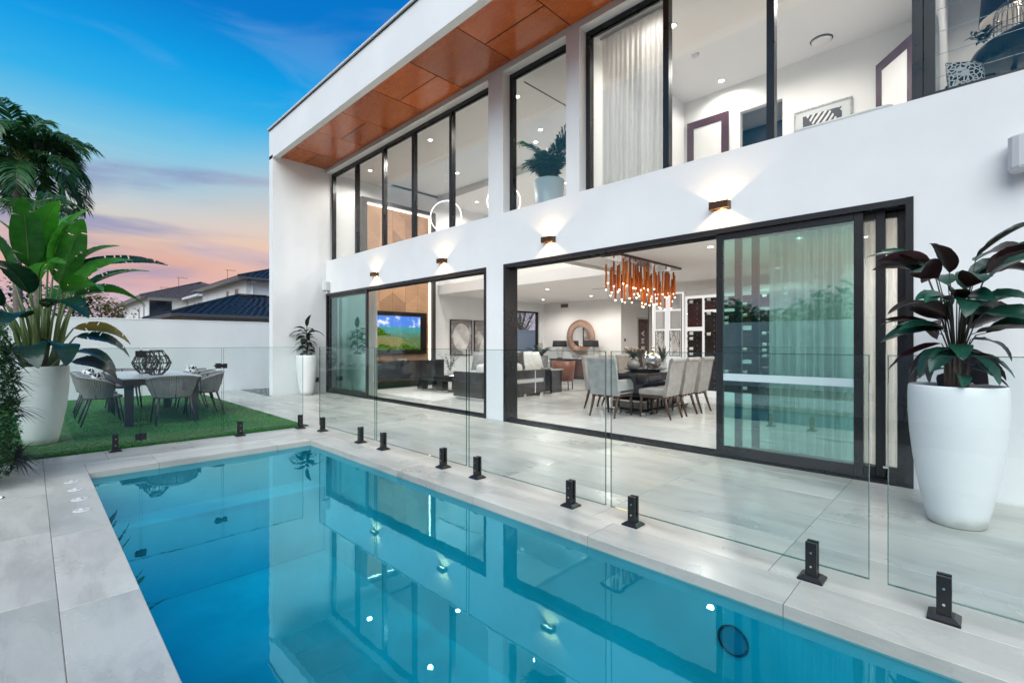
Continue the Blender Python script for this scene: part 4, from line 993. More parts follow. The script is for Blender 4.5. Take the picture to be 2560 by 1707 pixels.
curtain('curtain', 'sheer curtain behind the stacked tinted leaves at the right door', -1.74, -.46, 6.02, .02, 2.82, 15, .035, M_SHEER, 1)
curtain('curtain', 'sheer curtain behind the tinted leaf of the far door', -12.2, -10.6, 6.02, .02, 2.82, 16, .035, M_SHEER, 2)
curtain('curtain', 'tall white sheer curtain at the left of the bedroom window', -4.0, -2.98, 5.98, 3.16, 5.80, 13, .03, M_SHEER, 3)
t = thing('marble_bench', 'dark veined marble bench end seen through the tinted leaf', 'bench', (-2.62, 8.6, 0))
obj('slab', MB().box(-.04,.50,-.3,.3,.05,.86), M_DMARBLE, t, bevel=.004); obj('top', MB().box(-.06,.52,-.32,.32,.86,.90), M_DMARBLE, t, bevel=.004); obj('plinth', MB().box(0,.46,-.26,.26,0,.05), M_STEEL, t)
# ---------------- void: ring pendants
def ring(c, r, az, label):
    t = thing('ring_pendant', label, 'pendant light', c, az, 'glowing ring pendants in the void')
    obj('ring', MB().torus((0,0,0), r, .009, 'Y', 56, 8), M_LEDW, t); obj('hanger', MB().tube([(0,0,r),(0,0,5.84-c[2])], .003, 5), M_STEEL, t)
ring((-9.2, 7.06, 4.36), .38, rad(38), 'glowing ring pendant behind the right panes of the five pane window')
ring((-6.75, 6.62, 4.12), .33, rad(45), 'glowing ring pendant half hidden by the white upper pillar')
# indoor palm on the landing
t = thing('landing_palm', 'feathery potted palm standing behind the narrow upper window', 'plant', (-5.22, 6.20, 3.152)); rg = random.Random(31)
obj('pot', MB().lathe([(0,0),(.17,0),(.22,.4),(.26,.90),(.24,.90),(.22,.84),(0,.84)], n=28), pm('pale_blue_pot', (.45,.55,.60), .3), t)
palm_plant(t, .84, 28, 1.40, rg, M_IPALM, 32, .30, (1.12,1.52), (.8,1.7))
# bedroom: panelled door, art, bedhead
t = thing('bedroom_door', 'plum framed pale door at the back of the bedroom', 'door', (-3.67, 9.0, 3.15))
m = MB(); a, h = .39, 2.41
m.box(-a,-a+.13,-.02,.02,0,h).box(a-.13,a,-.02,.02,0,h).box(-a+.13,a-.13,-.02,.02,h-.14,h); obj('door_frame', m, pm('plum_lacquer', (.075,.030,.036), .25), t); obj('panel', MB().box(-a+.13,a-.13,-.01,.01,0,h-.14), M_INT, t)
t = thing('open_bedroom_door', 'plum framed pale door standing ajar at the right of the bedroom', 'door', (-1.10, 8.95, 3.15), rad(-52))
m = MB(); m.box(0,.12,-.02,.02,0,2.32).box(.66,.78,-.02,.02,0,2.32).box(.12,.66,-.02,.02,2.18,2.32); obj('door_frame', m, bpy.data.materials['plum_lacquer'], t); obj('panel', MB().box(.12,.66,-.01,.01,0,2.18), M_INT, t)
t = thing('leaf_print', 'framed print of striped leaves on the bedroom wall', 'picture', (-1.82, 9.0, 4.55))
m = MB(); a, h = .40, .60
m.box(-a,-a+.025,-.02,.018,-h,h).box(a-.025,a,-.02,.018,-h,h).box(-a+.025,a-.025,-.02,.018,h-.025,h).box(-a+.025,a-.025,-.02,.018,-h,-h+.025); obj('frame', m, pm('speckled_silver_frame', (.45,.44,.43), .4, var=.5, vs=40), t)
obj('mount', MB().box(-a+.025,a-.025,-.005,.01,-h+.025,h-.025), M_CERAMIC, t)
T = NT('leaf_print_pattern'); w = T.new('TexWave', wave_type='BANDS', bands_direction='DIAGONAL'); T.put(w.inputs['Vector'], T.map((1.2,1,-.8))); w.inputs['Scale'].default_value = 6.5; w.inputs['Distortion'].default_value = 1.6
v = T.new('TexWave', wave_type='BANDS', bands_direction='DIAGONAL'); T.put(v.inputs['Vector'], T.map((1,1,.6))); v.inputs['Scale'].default_value = 1.4
T.bsdf(T.mix(T.math('MULTIPLY', T.mr(w.outputs['Fac'], .45, .55), T.mr(v.outputs['Fac'], .12, .2)), (.06,.05,.055,1), (.70,.69,.68,1)), .6)
obj('print', MB().box(-a+.13,a-.13,-.009,-.006,-h+.1,h-.11), T.m, t)
t = thing('bed', 'top of a white padded bedhead just above the bedroom sill', 'bed', (-1.05, 6.9, 3.15), 0)
obj('mattress', MB().box(-.45,.45,-.9,.9,.2,.55), M_SOFA, t, bevel=.06, seg=3); obj('bedhead', MB().box(-.40,.40,.86,.98,.0,1.02), M_SOFA, t, bevel=.1, seg=4); obj('base', MB().box(-.44,.44,-.88,.85,0,.2), M_PILLOW, t)
# right upper room: round black table, birdcage, lamp, chair with pillow
t = thing('black_table', 'round black table seen from below in the right upper window', 'table', (.50, 6.75, 3.15))
obj('top', MB().lathe([(0,.90),(.52,.90),(.57,.93),(.58,.98),(.56,1.02),(0,1.02)], n=48), M_BLACK, t)
for k in range(3):
    q = 2.1*k+.5; obj('leg', MB().tube([(math.cos(q)*.40,math.sin(q)*.40,0),(math.cos(q)*.30,math.sin(q)*.30,.90)], .022, 8), M_BLACK, t)
t = thing('table_lamp', 'black drum lamp with white inside at the top right corner', 'lamp', (.27, 6.70, 4.172))
obj('shade', MB().lathe([(.28,.30),(.25,.72)], n=40), M_BLACKFAB, t); obj('shade_lining', MB().lathe([(.245,.72),(.275,.30)], n=40), M_PORC, t)
obj('stem', MB().lathe([(0,0),(.09,0),(.09,.02),(.018,.05),(.018,.45),(0,.45)], n=20), M_STEEL, t); obj('bulb', MB().sphere((0,0,.47), .05), M_BULB, t)
t = thing('birdcage', 'small domed wire birdcage on the round black table', 'birdcage', (.20, 6.34, 4.172))
cg = MB()
for k in range(18):
    q = 2*math.pi*k/18; cc, ss = math.cos(q), math.sin(q)
    cg.tube([(cc*.11,ss*.11,0),(cc*.11,ss*.11,.16),(cc*.09,ss*.09,.225),(cc*.05,ss*.05,.265),(0,0,.28)], .0026, 4, False)
obj('bars', cg, pm('cage_wire', (.20,.19,.18), .4), t)
obj('hoops', MB().torus((0,0,.01), .11, .006, 'Z', 32, 6).torus((0,0,.16), .11, .004, 'Z', 32, 6), M_STEEL, t); obj('finial', MB().sphere((0,0,.30), .02), M_STEEL, t)
t = thing('table_sprig', 'small dark leafy bunch lying on the round black table', 'plant', (.03, 6.42, 4.17)); rg = random.Random(77); sprig_plant(t, .14, .12, 14, M_FIG, .06, rg)
t = thing('upper_chair', 'dark chair back low in the right upper window', 'chair', (-.10, 6.62, 3.15))
obj('backrest', MB().box(-.16,.22,-.02,.04,.40,.80), M_BLACK, t, bevel=.03); obj('seat', MB().box(-.16,.24,-.02,.42,.38,.44), M_BLACK, t, bevel=.02)
for x in (-.14,.2):
    for y in (.02,.38): obj('leg', MB().tube([(x,y,0),(x,y,.38)], .016, 6), M_BLACK, t)
T = NT('lattice_print'); vv = T.new('TexVoronoi', feature='DISTANCE_TO_EDGE'); T.put(vv.inputs['Vector'], T.map()); vv.inputs['Scale'].default_value = 24
T.bsdf(T.mix(T.mr(vv.outputs['Distance'], .10, .14), (.70,.69,.67,1), (.015,.015,.016,1)), .85)
pillow('pillow', 'black and white pillow on the dark chair in the right upper window', (-.10, 6.50, 3.93), (rad(80),0,rad(40)), T.m, .34, None)
# ================================================================== glass pool fence
def spigot_mesh():
    m = MB(); m.box(-.06,.06,-.06,.06,0,.010); m.frustum((0,0,.010),(.118,.118),(0,0,.026),(.075,.075))
    m.box(-.027,.027,-.030,-.009,.02,.205); m.box(-.027,.027,.009,.030,.02,.205); m.box(-.027,.027,-.009,.009,.02,.06)
    return m
SPM = spigot_mesh().mesh('spigot'); SPM.materials.append(M_BLACKP)
SC1 = MB().tube([(0,0,0),(0,.003,0)], .006, 8).mesh('screw'); SC1.materials.append(M_STEEL)
def panel(label, L_, loc, rotz, spigs, z0=.085, h=1.155, name='glass_fence_panel', cat='glass panel', group='frameless glass pool fence panels'):
    t = thing(name, label, cat, loc, rotz, group)
    p = obj('glass', MB().box(0, L_, -.006, .006, z0, z0+h), M_FENCE, t)
    e = MB(); q = .0005
    w_ = .003
    e.box(-q, w_, -.0062, .0062, z0, z0+h).box(L_-w_, L_+q, -.0062, .0062, z0, z0+h).box(w_, L_-w_, -.0062, .0062, z0+h-.004, z0+h+q).box(w_, L_-w_, -.0062, .0062, z0-q, z0+.004)
    obj('polished_edge', e, M_FEDGE, p)
    for x in spigs:
        s_ = obj('spigot', SPM, None, t, (x, 0, 0)); [obj('screw', SC1, None, s_, (0, yq, zq)) for zq in (.075,.15) for yq in (.030, -.033)]
    return t
FY = 3.035
for a, b, sp, l in ((-7.02, -5.40, (-6.98+.06, -5.77), 'glass fence panel nearest the fence corner by the far planter'), (-5.36, -3.62, (-5.20, -4.00), 'glass fence panel in front of the living room opening'),
                    (-3.585, -2.00, (-3.46, -2.33), 'glass fence panel in front of the white pillar and armchair'), (-1.955, -.405, (-1.77, -.66), 'glass fence panel in front of the tinted door leaf'),
                    (-.33, 1.25, (-.12, 1.05), 'rightmost glass fence panel, in front of the big planter'), (1.31, 3.0, (1.5, 2.8), 'glass fence panel beyond the right edge of the picture')):
    if a > 1: continue
    panel(l, b-a, (a, FY, 0), 0, [q-a for q in sp])
FX = -7.40
panel('left glass fence panel in front of the white pot', .955+2.2, (FX, -2.2, 0), rad(90), [2.2-.09, 2.2+.72, .8])
gate = panel('glass pool gate in front of the outdoor table', .875, (FX, .972, 0), rad(90), [], .05, 1.19, 'glass_gate', 'gate', None)
panel('glass fence panel between gate and fence corner', 1.075, (FX, 1.865, 0), rad(90), [2.07-1.865, 2.90-1.865])
def hinge(x, z): 
    m = MB(); m.box(x-.055,x-.006,-.018,.018,z-.04,z+.04).box(x+.006,x+.055,-.018,.018,z-.04,z+.04).box(x-.012,x+.012,-.024,.024,z-.047,z+.047); return m
obj('hinge', hinge(-.008, 1.165), M_BLACKP, gate, bevel=.003, seg=1); obj('hinge', hinge(-.008, .145), M_BLACKP, gate, bevel=.003, seg=1)
obj('latch', MB().box(.80,.862,-.03,.03,.955,1.025).box(.885,.935,-.025,.025,.955,1.02).box(.862,.885,-.012,.012,.97,1.01).box(.78,.80,-.012,.012,.98,1.0), M_BLACKP, gate, bevel=.004, seg=1)
# little uplight in the deck by the hedge
t = thing('deck_uplight', 'small lit recessed uplight in the deck beside the hedge', 'uplight', (-5.85, -.20, .002))
obj('rim', MB().lathe([(.035,.006),(.05,.006),(.055,0)], n=24), M_STEEL, t); obj('lens', MB().lathe([(0,.005),(.035,.005)], n=24), M_BULB, t)
spot(t, (0,0,.02), (-.2,-.25,1), 5, 120, .6, WARM, .03)
# ================================================================== pots
def pot_mesh():
    return MB().lathe([(0,0),(.148,0),(.160,.010),(.185,.12),(.215,.28),(.243,.46),(.262,.64),(.272,.80),(.273,.92),(.270,.985),(.266,.995),(.258,.998),(.248,.992),(.244,.96),(.24,.90)], n=64)
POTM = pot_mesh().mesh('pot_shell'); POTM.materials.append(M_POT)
SOILM = MB().lathe([(0,.925),(.12,.93),(.241,.915)], n=40).mesh('soil'); SOILM.materials.append(M_SOIL)
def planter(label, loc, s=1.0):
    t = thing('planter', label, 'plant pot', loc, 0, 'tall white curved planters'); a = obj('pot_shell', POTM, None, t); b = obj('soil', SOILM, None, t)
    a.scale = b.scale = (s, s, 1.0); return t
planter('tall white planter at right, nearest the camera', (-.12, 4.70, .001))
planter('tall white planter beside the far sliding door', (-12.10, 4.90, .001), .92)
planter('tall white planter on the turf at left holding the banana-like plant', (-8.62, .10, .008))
# ================================================================== outdoor dining set
t = thing('outdoor_table', 'white topped outdoor table on thick dark grey legs', 'table', (-10.57, 1.51, .02))
obj('top', MB().box(-1.23,1.23,-.52,.52,.715,.735), M_CERAMIC, t, bevel=.003, seg=1)
fr = MB(); fr.box(-1.225,1.225,-.515,-.49,.62,.714).box(-1.225,1.225,.49,.515,.62,.714).box(-1.225,-1.20,-.49,.49,.62,.714).box(1.20,1.225,-.49,.49,.62,.714); obj('apron', fr, M_GREYMETAL, t)
for x in (-1.14,1.14):
    for y in (-.43,.43): obj('leg', MB().box(x-.055,x+.055,y-.055,y+.055,-.012,.62), M_GREYMETAL, t, bevel=.004)
def outdoor_chair(t):
    # tub chair of vertical rope on a metal frame, faces +Y
    n = 54; A0, A1 = rad(-22), rad(202)
    def ring_(u, k):
        a = A0+(A1-A0)*u; a = -a   # opening towards +Y
        h = math.sin(math.pi*min(1,max(0,(u-.0))))**.55
        if k == 0: return Vector((.245*math.cos(a), .235*math.sin(a)+.03, .415))
        top = .60+.16*h
        return Vector((.335*math.cos(a), .315*math.sin(a)+.02, top))
    top = [ring_(i/40, 1) for i in range(41)]; bot = [ring_(i/40, 0) for i in range(41)]
    obj('top_rail', MB().tube(top, .017, 8), M_ROPE, t); obj('seat_rail', MB().tube(bot, .013, 6), M_GREYMETAL, t)
    ro = MB()
    for i in range(n):
        u = (i+.5)/n; a, b = ring_(u, 0), ring_(u, 1); mid = a.lerp(b, .5)+Vector((b.x-a.x, b.y-a.y, 0))*.10; ro.tube([a, mid, b], .0105, 5, False)
    obj('rope_back', ro, M_ROPE, t)
    obj('seat', MB().lathe([(0,.455),(.20,.452),(.235,.435),(.235,.405),(0,.40)], (0,.03,0), 28), M_ROPE, t)
    for x, y, fx, fy in ((-.20,-.14,-.26,-.26),(.20,-.14,.26,-.26),(-.21,.19,-.25,.26),(.21,.19,.25,.26)):
        obj('leg', MB().tube([(x,y,.42),(fx,fy,0)], [.017,.011], 8), M_GREYMETAL, t)
    for s_ in (.22,.5,.78): a, b = ring_(s_,0), ring_(s_,1); obj('back_strut', MB().tube([a*1.0, b*1.0], .014, 6), M_GREYMETAL, t)
G = 'grey rope tub chairs at the outdoor table'
oc = thing('outdoor_chair', 'grey rope tub chair at the near end of the outdoor table', 'chair', (-9.30, 1.62, .022), rad(90), G); outdoor_chair(oc)
dup(oc, (-9.98, .80, .022), rad(0), 'grey rope tub chair on the left of the outdoor table, nearest the pool', G)
dup(oc, (-10.66, .80, .022), rad(2), 'second grey rope tub chair on the left side of the outdoor table', G)
dup(oc, (-11.48, .80, .022), rad(-2), 'rope tub chair on the left side of the outdoor table, nearest the garden wall', G)
dup(oc, (-9.92, 2.20, .022), rad(180), 'grey rope tub chair on the right of the outdoor table, nearest the pool', G)
dup(oc, (-10.60, 2.22, .022), rad(182), 'middle grey rope tub chair on the right side of the outdoor table', G)
dup(oc, (-11.30, 2.22, .022), rad(178), 'rope tub chair on the right side of the outdoor table, nearest the garden wall', G)
dup(oc, (-12.02, 1.30, .022), rad(-90), 'rope tub chair at the far end of the outdoor table, behind the lanterns', G)
# patterned cushions
T = NT('block_print'); vv = T.new('TexVoronoi', feature='DISTANCE_TO_EDGE'); T.put(vv.inputs['Vector'], T.map()); vv.inputs['Scale'].default_value = 14
T.bsdf(T.mix(T.mr(vv.outputs['Distance'], .12, .16), (.75,.75,.74,1), (.012,.012,.014,1)), .85); M_PRINT = T.m
pillow('cushion', 'black and white cushion in the left outdoor chair nearest the pool', (-10.10, .74, .64), (rad(78),0,rad(-10)), M_PRINT, .42, 'black and white outdoor cushions')
pillow('cushion', 'black and white cushion in the left outdoor chair nearest the wall', (-11.50, .72, .66), (rad(78),0,rad(5)), M_PRINT, .42, 'black and white outdoor cushions')
pillow('cushion', 'black and white cushion in the far right outdoor chair', (-11.30, 2.30, .66), (rad(102),0,rad(8)), M_PRINT, .42, 'black and white outdoor cushions')
# lanterns
def lantern(c, label, seed, s=1.0):
    t = thing('lantern', label, 'lantern', c, rad(seed*17), 'black woven lanterns'); rg = random.Random(seed)
    prof = [(.085,0),(.165,.085),(.212,.20),(.165,.315),(.10,.395)]
    prof = [(r*s, z*s) for r, z in prof]
    N = 12; ribs = MB(); web = MB()
    P = lambda k, u: (lambda i, f: Vector(((prof[i][0]*(1-f)+prof[i+1][0]*f)*math.cos(2*math.pi*k/N), (prof[i][0]*(1-f)+prof[i+1][0]*f)*math.sin(2*math.pi*k/N), prof[i][1]*(1-f)+prof[i+1][1]*f)))(min(3,int(u*4)), u*4-min(3,int(u*4)))
    for k in range(N): ribs.tube([P(k, i/4) for i in range(5)], .0055, 5)
    for r, zq in prof: ribs.torus((0,0,zq), r, .006 if r > .09 else .010, 'Z', 36, 6)
    for k in range(150):
        a = rg.uniform(0,N); u = rg.uniform(.02,.75); da = rg.uniform(-.55,.55); du = rg.uniform(.08,.22)
        web.tube([P(a,u), P(a+da*.5,min(1,u+du*.5)), P(a+da,min(1,u+du))], rg.uniform(.003,.0065), 4, False)
    obj('ribs', ribs, M_BLACKP, t); obj('woven_mesh', web, M_BLACKP, t); obj('base', MB().cyl((0,0), .085*s, 0, .012, 24), M_BLACKP, t)
    obj('collar', MB().lathe([(.10*s,.385*s),(.10*s,.425*s),(.094*s,.425*s),(.094*s,.385*s)], n=28), M_BLACKP, t)
lantern((-10.10, 1.53, .757), 'black woven lantern in front on the outdoor table', 2)
lantern((-10.68, 1.46, .757), 'black woven lantern behind and left on the outdoor table', 5, .95)
# ================================================================== plants in the pots and the hedge
def paddle_mesh(L_, w, seed, split=0, curl=.35, cup=.25, fold=0.0, nx=5, ny=64):
    """big leaf along +Y from the origin, bending down; optional torn edges"""
    rg = random.Random(seed); m = MB(); vs = []
    torn = {(rg.choice((-1,1)), rg.randint(9, ny-8)): rg.randint(0, nx-2) for _ in range(split)}
    for i in range(ny+1):
        u = i/ny; ww = w/2*(math.sin(math.pi*(u**.72))**.62 if 0 < i < ny else .02)*(1-.10*u)
        ang = curl*u*u; y = L_*u*math.cos(ang*.6); z = -L_*u*math.sin(ang)*.8
        for j in range(-nx, nx+1):
            q = j/nx; x = ww*q
            zz = z + abs(q)*ww*(cup) - (q*q)*ww*fold + rg.uniform(-.004,.004)*abs(q) + .006*math.sin(u*40)*abs(q)*w
            vs.append((x, y+.40*abs(q)*ww*(1-u), zz))
    k = 2*nx+1; fs = []
    for i in range(ny):
        for j in range(2*nx):
            s_ = -1 if j < nx else 1
            if (s_, i) in torn and (nx-1-j if j < nx else j-nx) > torn[(s_, i)]: continue
            fs.append((i*k+j, i*k+j+1, (i+1)*k+j+1, (i+1)*k+j))
    m.add(vs, fs, True); return m
def with_rib(mb, L_, curl, r=.007):
    o = [(0, L_*u*math.cos(curl*u*u*.6), -L_*u*math.sin(curl*u*u)*.8-.003) for u in [i/8 for i in range(9)]]
    return MB().tube(o, [r*(1-.8*i/8) for i in range(9)], 5)
def orient(d, up=Vector((0,0,1)), roll=0.0):
    y = Vector(d).normalized(); x = y.cross(up)
    if x.length < 1e-4: x = Vector((1,0,0))
    x.normalize(); z = x.cross(y); Mx = Matrix((x, y, z)).transposed()
    return (Mx @ Matrix.Rotation(roll, 3, 'Y')).to_euler()
def petiole(mb, a, b, r0, r1, bow=.1):
    a, b = Vector(a), Vector(b); mid = a.lerp(b, .55) + Vector((0,0,1))*(b-a).length*bow*.6 - Vector(((b-a).x, (b-a).y, 0))*bow
    mb.tube([a, a.lerp(mid,.5)+Vector((0,0,.01)), mid, b], [r0, r0*.8+r1*.2, (r0+r1)/2, r1], 7)
# ---- banana-like plant in the left pot: pot centre (-8.62,.10), soil z .93; camera looks along -X, +Y is image right
t = thing('paddle_leaf_plant', 'tall banana-like plant with big paddle leaves in the left white planter', 'plant', (-8.62, .10, .935))
PV = []
for k, (L_, w, sp, cu, cup, fo) in enumerate(((.90,.34,5,.35,.28,0),(.82,.38,1,.5,.18,0),(.66,.28,4,.75,.15,0),(.95,.24,9,.85,.35,.2),(.50,.28,0,.9,.10,0),(1.15,.17,14,.30,.5,.2))):
    me = paddle_mesh(L_, w, 40+k, sp, cu, cup, fo).mesh('leaf'); ribm = with_rib(None, L_, cu).mesh('midrib'); ribm.materials.append(M_PETIOLE); PV.append((me, ribm))
def pleaf(kind, base, d, mat, roll=0.0, s=1.0, r0=.020, root=None):
    me, ribm = PV[kind]
    pm_ = MB(); petiole(pm_, root or (base[0]*.25+random.uniform(-.06,.06), base[1]*.25+random.uniform(-.05,.05), -.01), base, r0, .008, .05)
    st = obj('petiole', pm_, M_PETIOLE, t)
    me2 = me if len(me.materials) == 0 else me
    key = (kind, mat.name)
    if key not in PLM:
        q = me.copy(); q.materials.clear(); q.materials.append(mat); PLM[key] = q
    o = obj('leaf', PLM[key], None, t, base, orient(d, roll=roll)); o.scale = (s, s, s)
    obj('midrib', ribm, None, o)
PLM = {}
B = random.Random(2)
# (kind, leaf base (x,y,z rel), direction, material, roll)
for a in ((0,(.05,.10,1.15),(.10,.10,1.0),M_STREL,.5,1.0),(0,(.02,.16,1.05),(.15,.22,1.0),M_STREL,-.9,.95),(1,(.0,-.02,1.25),(.1,.02,1),M_STREL,.3,1.0),(1,(.05,-.22,1.05),(.2,-.22,1),M_STREL,-.5,1.05),
          (1,(.10,.24,1.0),(.1,.55,.75),M_STREL,.6,.9),(0,(.05,.30,.95),(0,.75,.65),M_STREL,.2,.9),(5,(-.05,.26,1.30),(-.1,1,.30),M_STRELD,.9,.95),(2,(.0,.34,1.02),(.1,1,.25),M_STREL,.2,.95),(2,(.1,.30,.92),(.1,.9,.35),M_STREL,-.3,1.0),
          (1,(.02,.06,1.30),(.1,.12,1),M_STREL,1.2,.9),(0,(.12,-.10,1.22),(.25,-.05,1),M_STREL,.1,.9),(1,(-.05,.22,1.12),(-.1,.4,.9),M_STREL,-.3,.85),(2,(.15,.28,.52),(.2,1,.1),M_STRELY,.6,.85),(2,(.1,.30,.42),(.2,1,.0),M_STRELD,.5,.85),(4,(.20,.22,.22),(.5,.8,.15),M_STRELD,.2,1.0),(4,(.27,.10,.30),(.9,.25,.25),M_STRELD,-.2,1.15),
          (4,(.28,-.05,.30),(1,-.15,.2),M_STRELD,.3,1.1),(4,(.30,-.15,.62),(.9,-.3,.3),M_STRELD,0,1.2),(1,(.2,-.30,.75),(.5,-.7,.6),M_STRELD,.4,.9),(2,(.28,.05,.75),(.9,.3,.35),M_STRELD,.2,1.1),(1,(.25,-.10,.90),(.7,-.3,.7),M_STRELD,-.2,.9),
          (0,(.1,-.35,.95),(.2,-.7,.7),M_STREL,.3,.95),(3,(.05,-.4,.85),(.1,-1,.2),M_STRELD,.3,.9),(2,(-.1,.1,.85),(-.6,.4,.6),M_STREL,.2,1.0),(2,(.1,-.4,.60),(.2,-1,.1),M_STRELD,.1,1.0),(0,(-.15,-.1,1.1),(-.3,-.1,1),M_STREL,.8,.95),
          (2,(.22,.18,.95),(.6,.5,.4),M_STREL,-.4,.95),(2,(.25,-.02,1.05),(.7,.0,.6),M_STREL,.7,.9),(4,(.22,.26,.12),(.5,.9,.05),M_STRELD,.5,.9)):
    pleaf(a[0], a[1], a[2], a[3], a[4], a[5])
st = MB()
for k in range(9):
    a = B.uniform(0,6.28); r = B.uniform(.02,.13); st.tube([(r*math.cos(a),r*math.sin(a),-.02),(r*1.5*math.cos(a),r*1.5*math.sin(a),.35),(r*2.0*math.cos(a),r*2.0*math.sin(a),.75)], [.034,.028,.016], 8)
obj('stalks', st, M_PETIOLE, t)
t.scale = (1.08, 1.08, 1.08)
# ---- purple-backed plant in the near pot
t = thing('purple_backed_plant', 'bushy plant with dark green purple-backed leaves in the right white planter', 'plant', (-.12, 4.70, .93))
rg = random.Random(19); CV = []
for k in range(4):
    me = paddle_mesh((.31,.35,.28,.36)[k], (.165,.150,.160,.135)[k], 70+k, 0, (.35,.6,.8,.25)[k], (.25,.30,.15,.45)[k], 0, 3, 16).mesh('leaf'); me.materials.append(M_CALA); CV.append(me)
stm = MB()
for k in range(26):
    a = rg.uniform(0,6.28); r = .075*math.sqrt(rg.random()); stm.tube([(r*math.cos(a),r*math.sin(a),-.02),(r*math.cos(a)*1.1,r*math.sin(a)*1.1,.30)], [.011,.008], 6)
obj('cane_bundle', stm, M_CANE, t)
pt = MB(); CR = Vector((b_, a_, 0)) if False else Vector((.7124,.7018,0))
def cleaf(root, tip, d, kind, s=1.0, roll=0.0):
    pt.tube([root, Vector(root).lerp(Vector(tip), .6)+Vector((0,0,.05)), tip], [.005,.004,.003], 5)
    o = obj('leaf', CV[kind], None, t, tip, orient(d, roll=roll)); o.scale = (s, s, s)
for k in range(20):       # low skirt
    a = k*2.4+rg.uniform(-.3,.3); zt = rg.uniform(.14,.40); r = rg.uniform(.03,.09)
    cleaf((.03*math.cos(a),.03*math.sin(a),.1), (r*math.cos(a),r*math.sin(a),zt), (math.cos(a),math.sin(a),rg.uniform(-.55,.10)), rg.randint(0,3), rg.uniform(.75,1.05), rg.uniform(-.5,.5))
for k in range(27):       # middle tier
    a = k*2.4+1.1+rg.uniform(-.4,.4); zt = rg.uniform(.42,.70); r = rg.uniform(.06,.15)
    cleaf((.03*math.cos(a),.03*math.sin(a),.28), (r*math.cos(a),r*math.sin(a),zt), (math.cos(a),math.sin(a),rg.uniform(-.05,.65)), rg.randint(0,3), rg.uniform(.85,1.15), rg.uniform(-.7,.7))
for k in range(16):       # top tier, long stalks
    a = k*2.4+.4+rg.uniform(-.4,.4); zt = rg.uniform(.74,.98); r = rg.uniform(.06,.20)
    cleaf((.03*math.cos(a),.03*math.sin(a),.30), (r*math.cos(a),r*math.sin(a),zt), (math.cos(a),math.sin(a),rg.uniform(.15,1.0)), rg.randint(0,3), rg.uniform(.9,1.25), rg.uniform(-.9,.9))
obj('leaf_stalks', pt, pm('dark_stalk', (.035,.030,.018), .5), t)
# ---- fiddle-leaf in the far pot
t = thing('fig_plant', 'dark broad leaved fig in the white planter by the far door', 'plant', (-12.10, 4.90, .93)); rg = random.Random(23)
st = MB().tube([(0,0,-.02),(.01,.01,.3),(-.01,0,.62),(0,.01,.80)], [.02,.016,.012,.008], 8); obj('trunk', st, M_BARK, t)
FV = []
for k in range(3):
    me = paddle_mesh((.26,.30,.24)[k], (.13,.12,.14)[k], 90+k, 0, (.3,.5,.7)[k], .2, 0, 3, 8).mesh('leaf'); me.materials.append(M_FIG); FV.append(me)
for k in range(30):
    zt = .06+.70*(k/30); a = 2.4*k; L_ = 1.0 if zt > .2 else .8
    o = obj('leaf', FV[k % 3], None, t, (.02*math.cos(a), .02*math.sin(a), zt), orient((math.cos(a), math.sin(a), rg.uniform(-.35,.35) if zt < .6 else rg.uniform(.0,.5)), roll=rg.uniform(-.5,.5))); o.scale = (L_*rg.uniform(.85,1.2),)*3
for az in (.78, 3.93):
    o = obj('leaf', FV[1], None, t, (.05*math.cos(az), .05*math.sin(az), .66), orient((math.cos(az), math.sin(az), .08))); o.scale = (1.35,)*3
o = obj('leaf', FV[1], None, t, (0,.01,.78), orient((.05,.02,1))); o.scale = (1.1,)*3
# ---- hedge at the left edge
t = thing('hedge', 'clipped leafy hedge with spiky grass along the left edge of the deck', 'hedge', (-6.75, -.43, 0)); rg = random.Random(41)
lf = MB(); sp = MB(); tw = MB()
for k in range(16000):
    u, v, w_ = rg.uniform(-1,1), rg.uniform(-1,1), rg.random()
    x, y, zq = u*.72, v*.34, .10+w_*1.36
    if (abs(u)**4+abs(v)**4) > 1.0 or (abs(v) < .55 and w_ < .85 and rg.random() < .55): continue
    lim = 1-.25*max(0, w_-.75)*4*abs(v)
    add_leaf(lf, (x*lim, y*lim+.03*math.sin(x*9+zq*7), zq), rg.uniform(0,6.28), rg.uniform(-.4,.9), rg.uniform(.035,.075), .42, .2, .1, 2)
for k in range(60): tw.tube([(rg.uniform(-.6,.6), rg.uniform(-.2,.2), .0), (rg.uniform(-.65,.65), rg.uniform(-.25,.25), rg.uniform(.7,1.3))], [.007,.003], 4)
for cx_, cy_, cz_ in ((-.15,.30,.66), (.25,.33,.22), (-.55,.28,.92), (.1,.26,1.18)):
    for k in range(90): add_leaf(sp, (cx_, cy_, cz_), rg.uniform(-.4,3.5), rg.uniform(-.5,1.1), rg.uniform(.16,.30), .045, .35, .2, 3)
obj('leaves', lf, M_HEDGE, t); obj('spiky_leaves', sp, M_SPIKE, t); obj('twigs', tw, M_BARK, t)
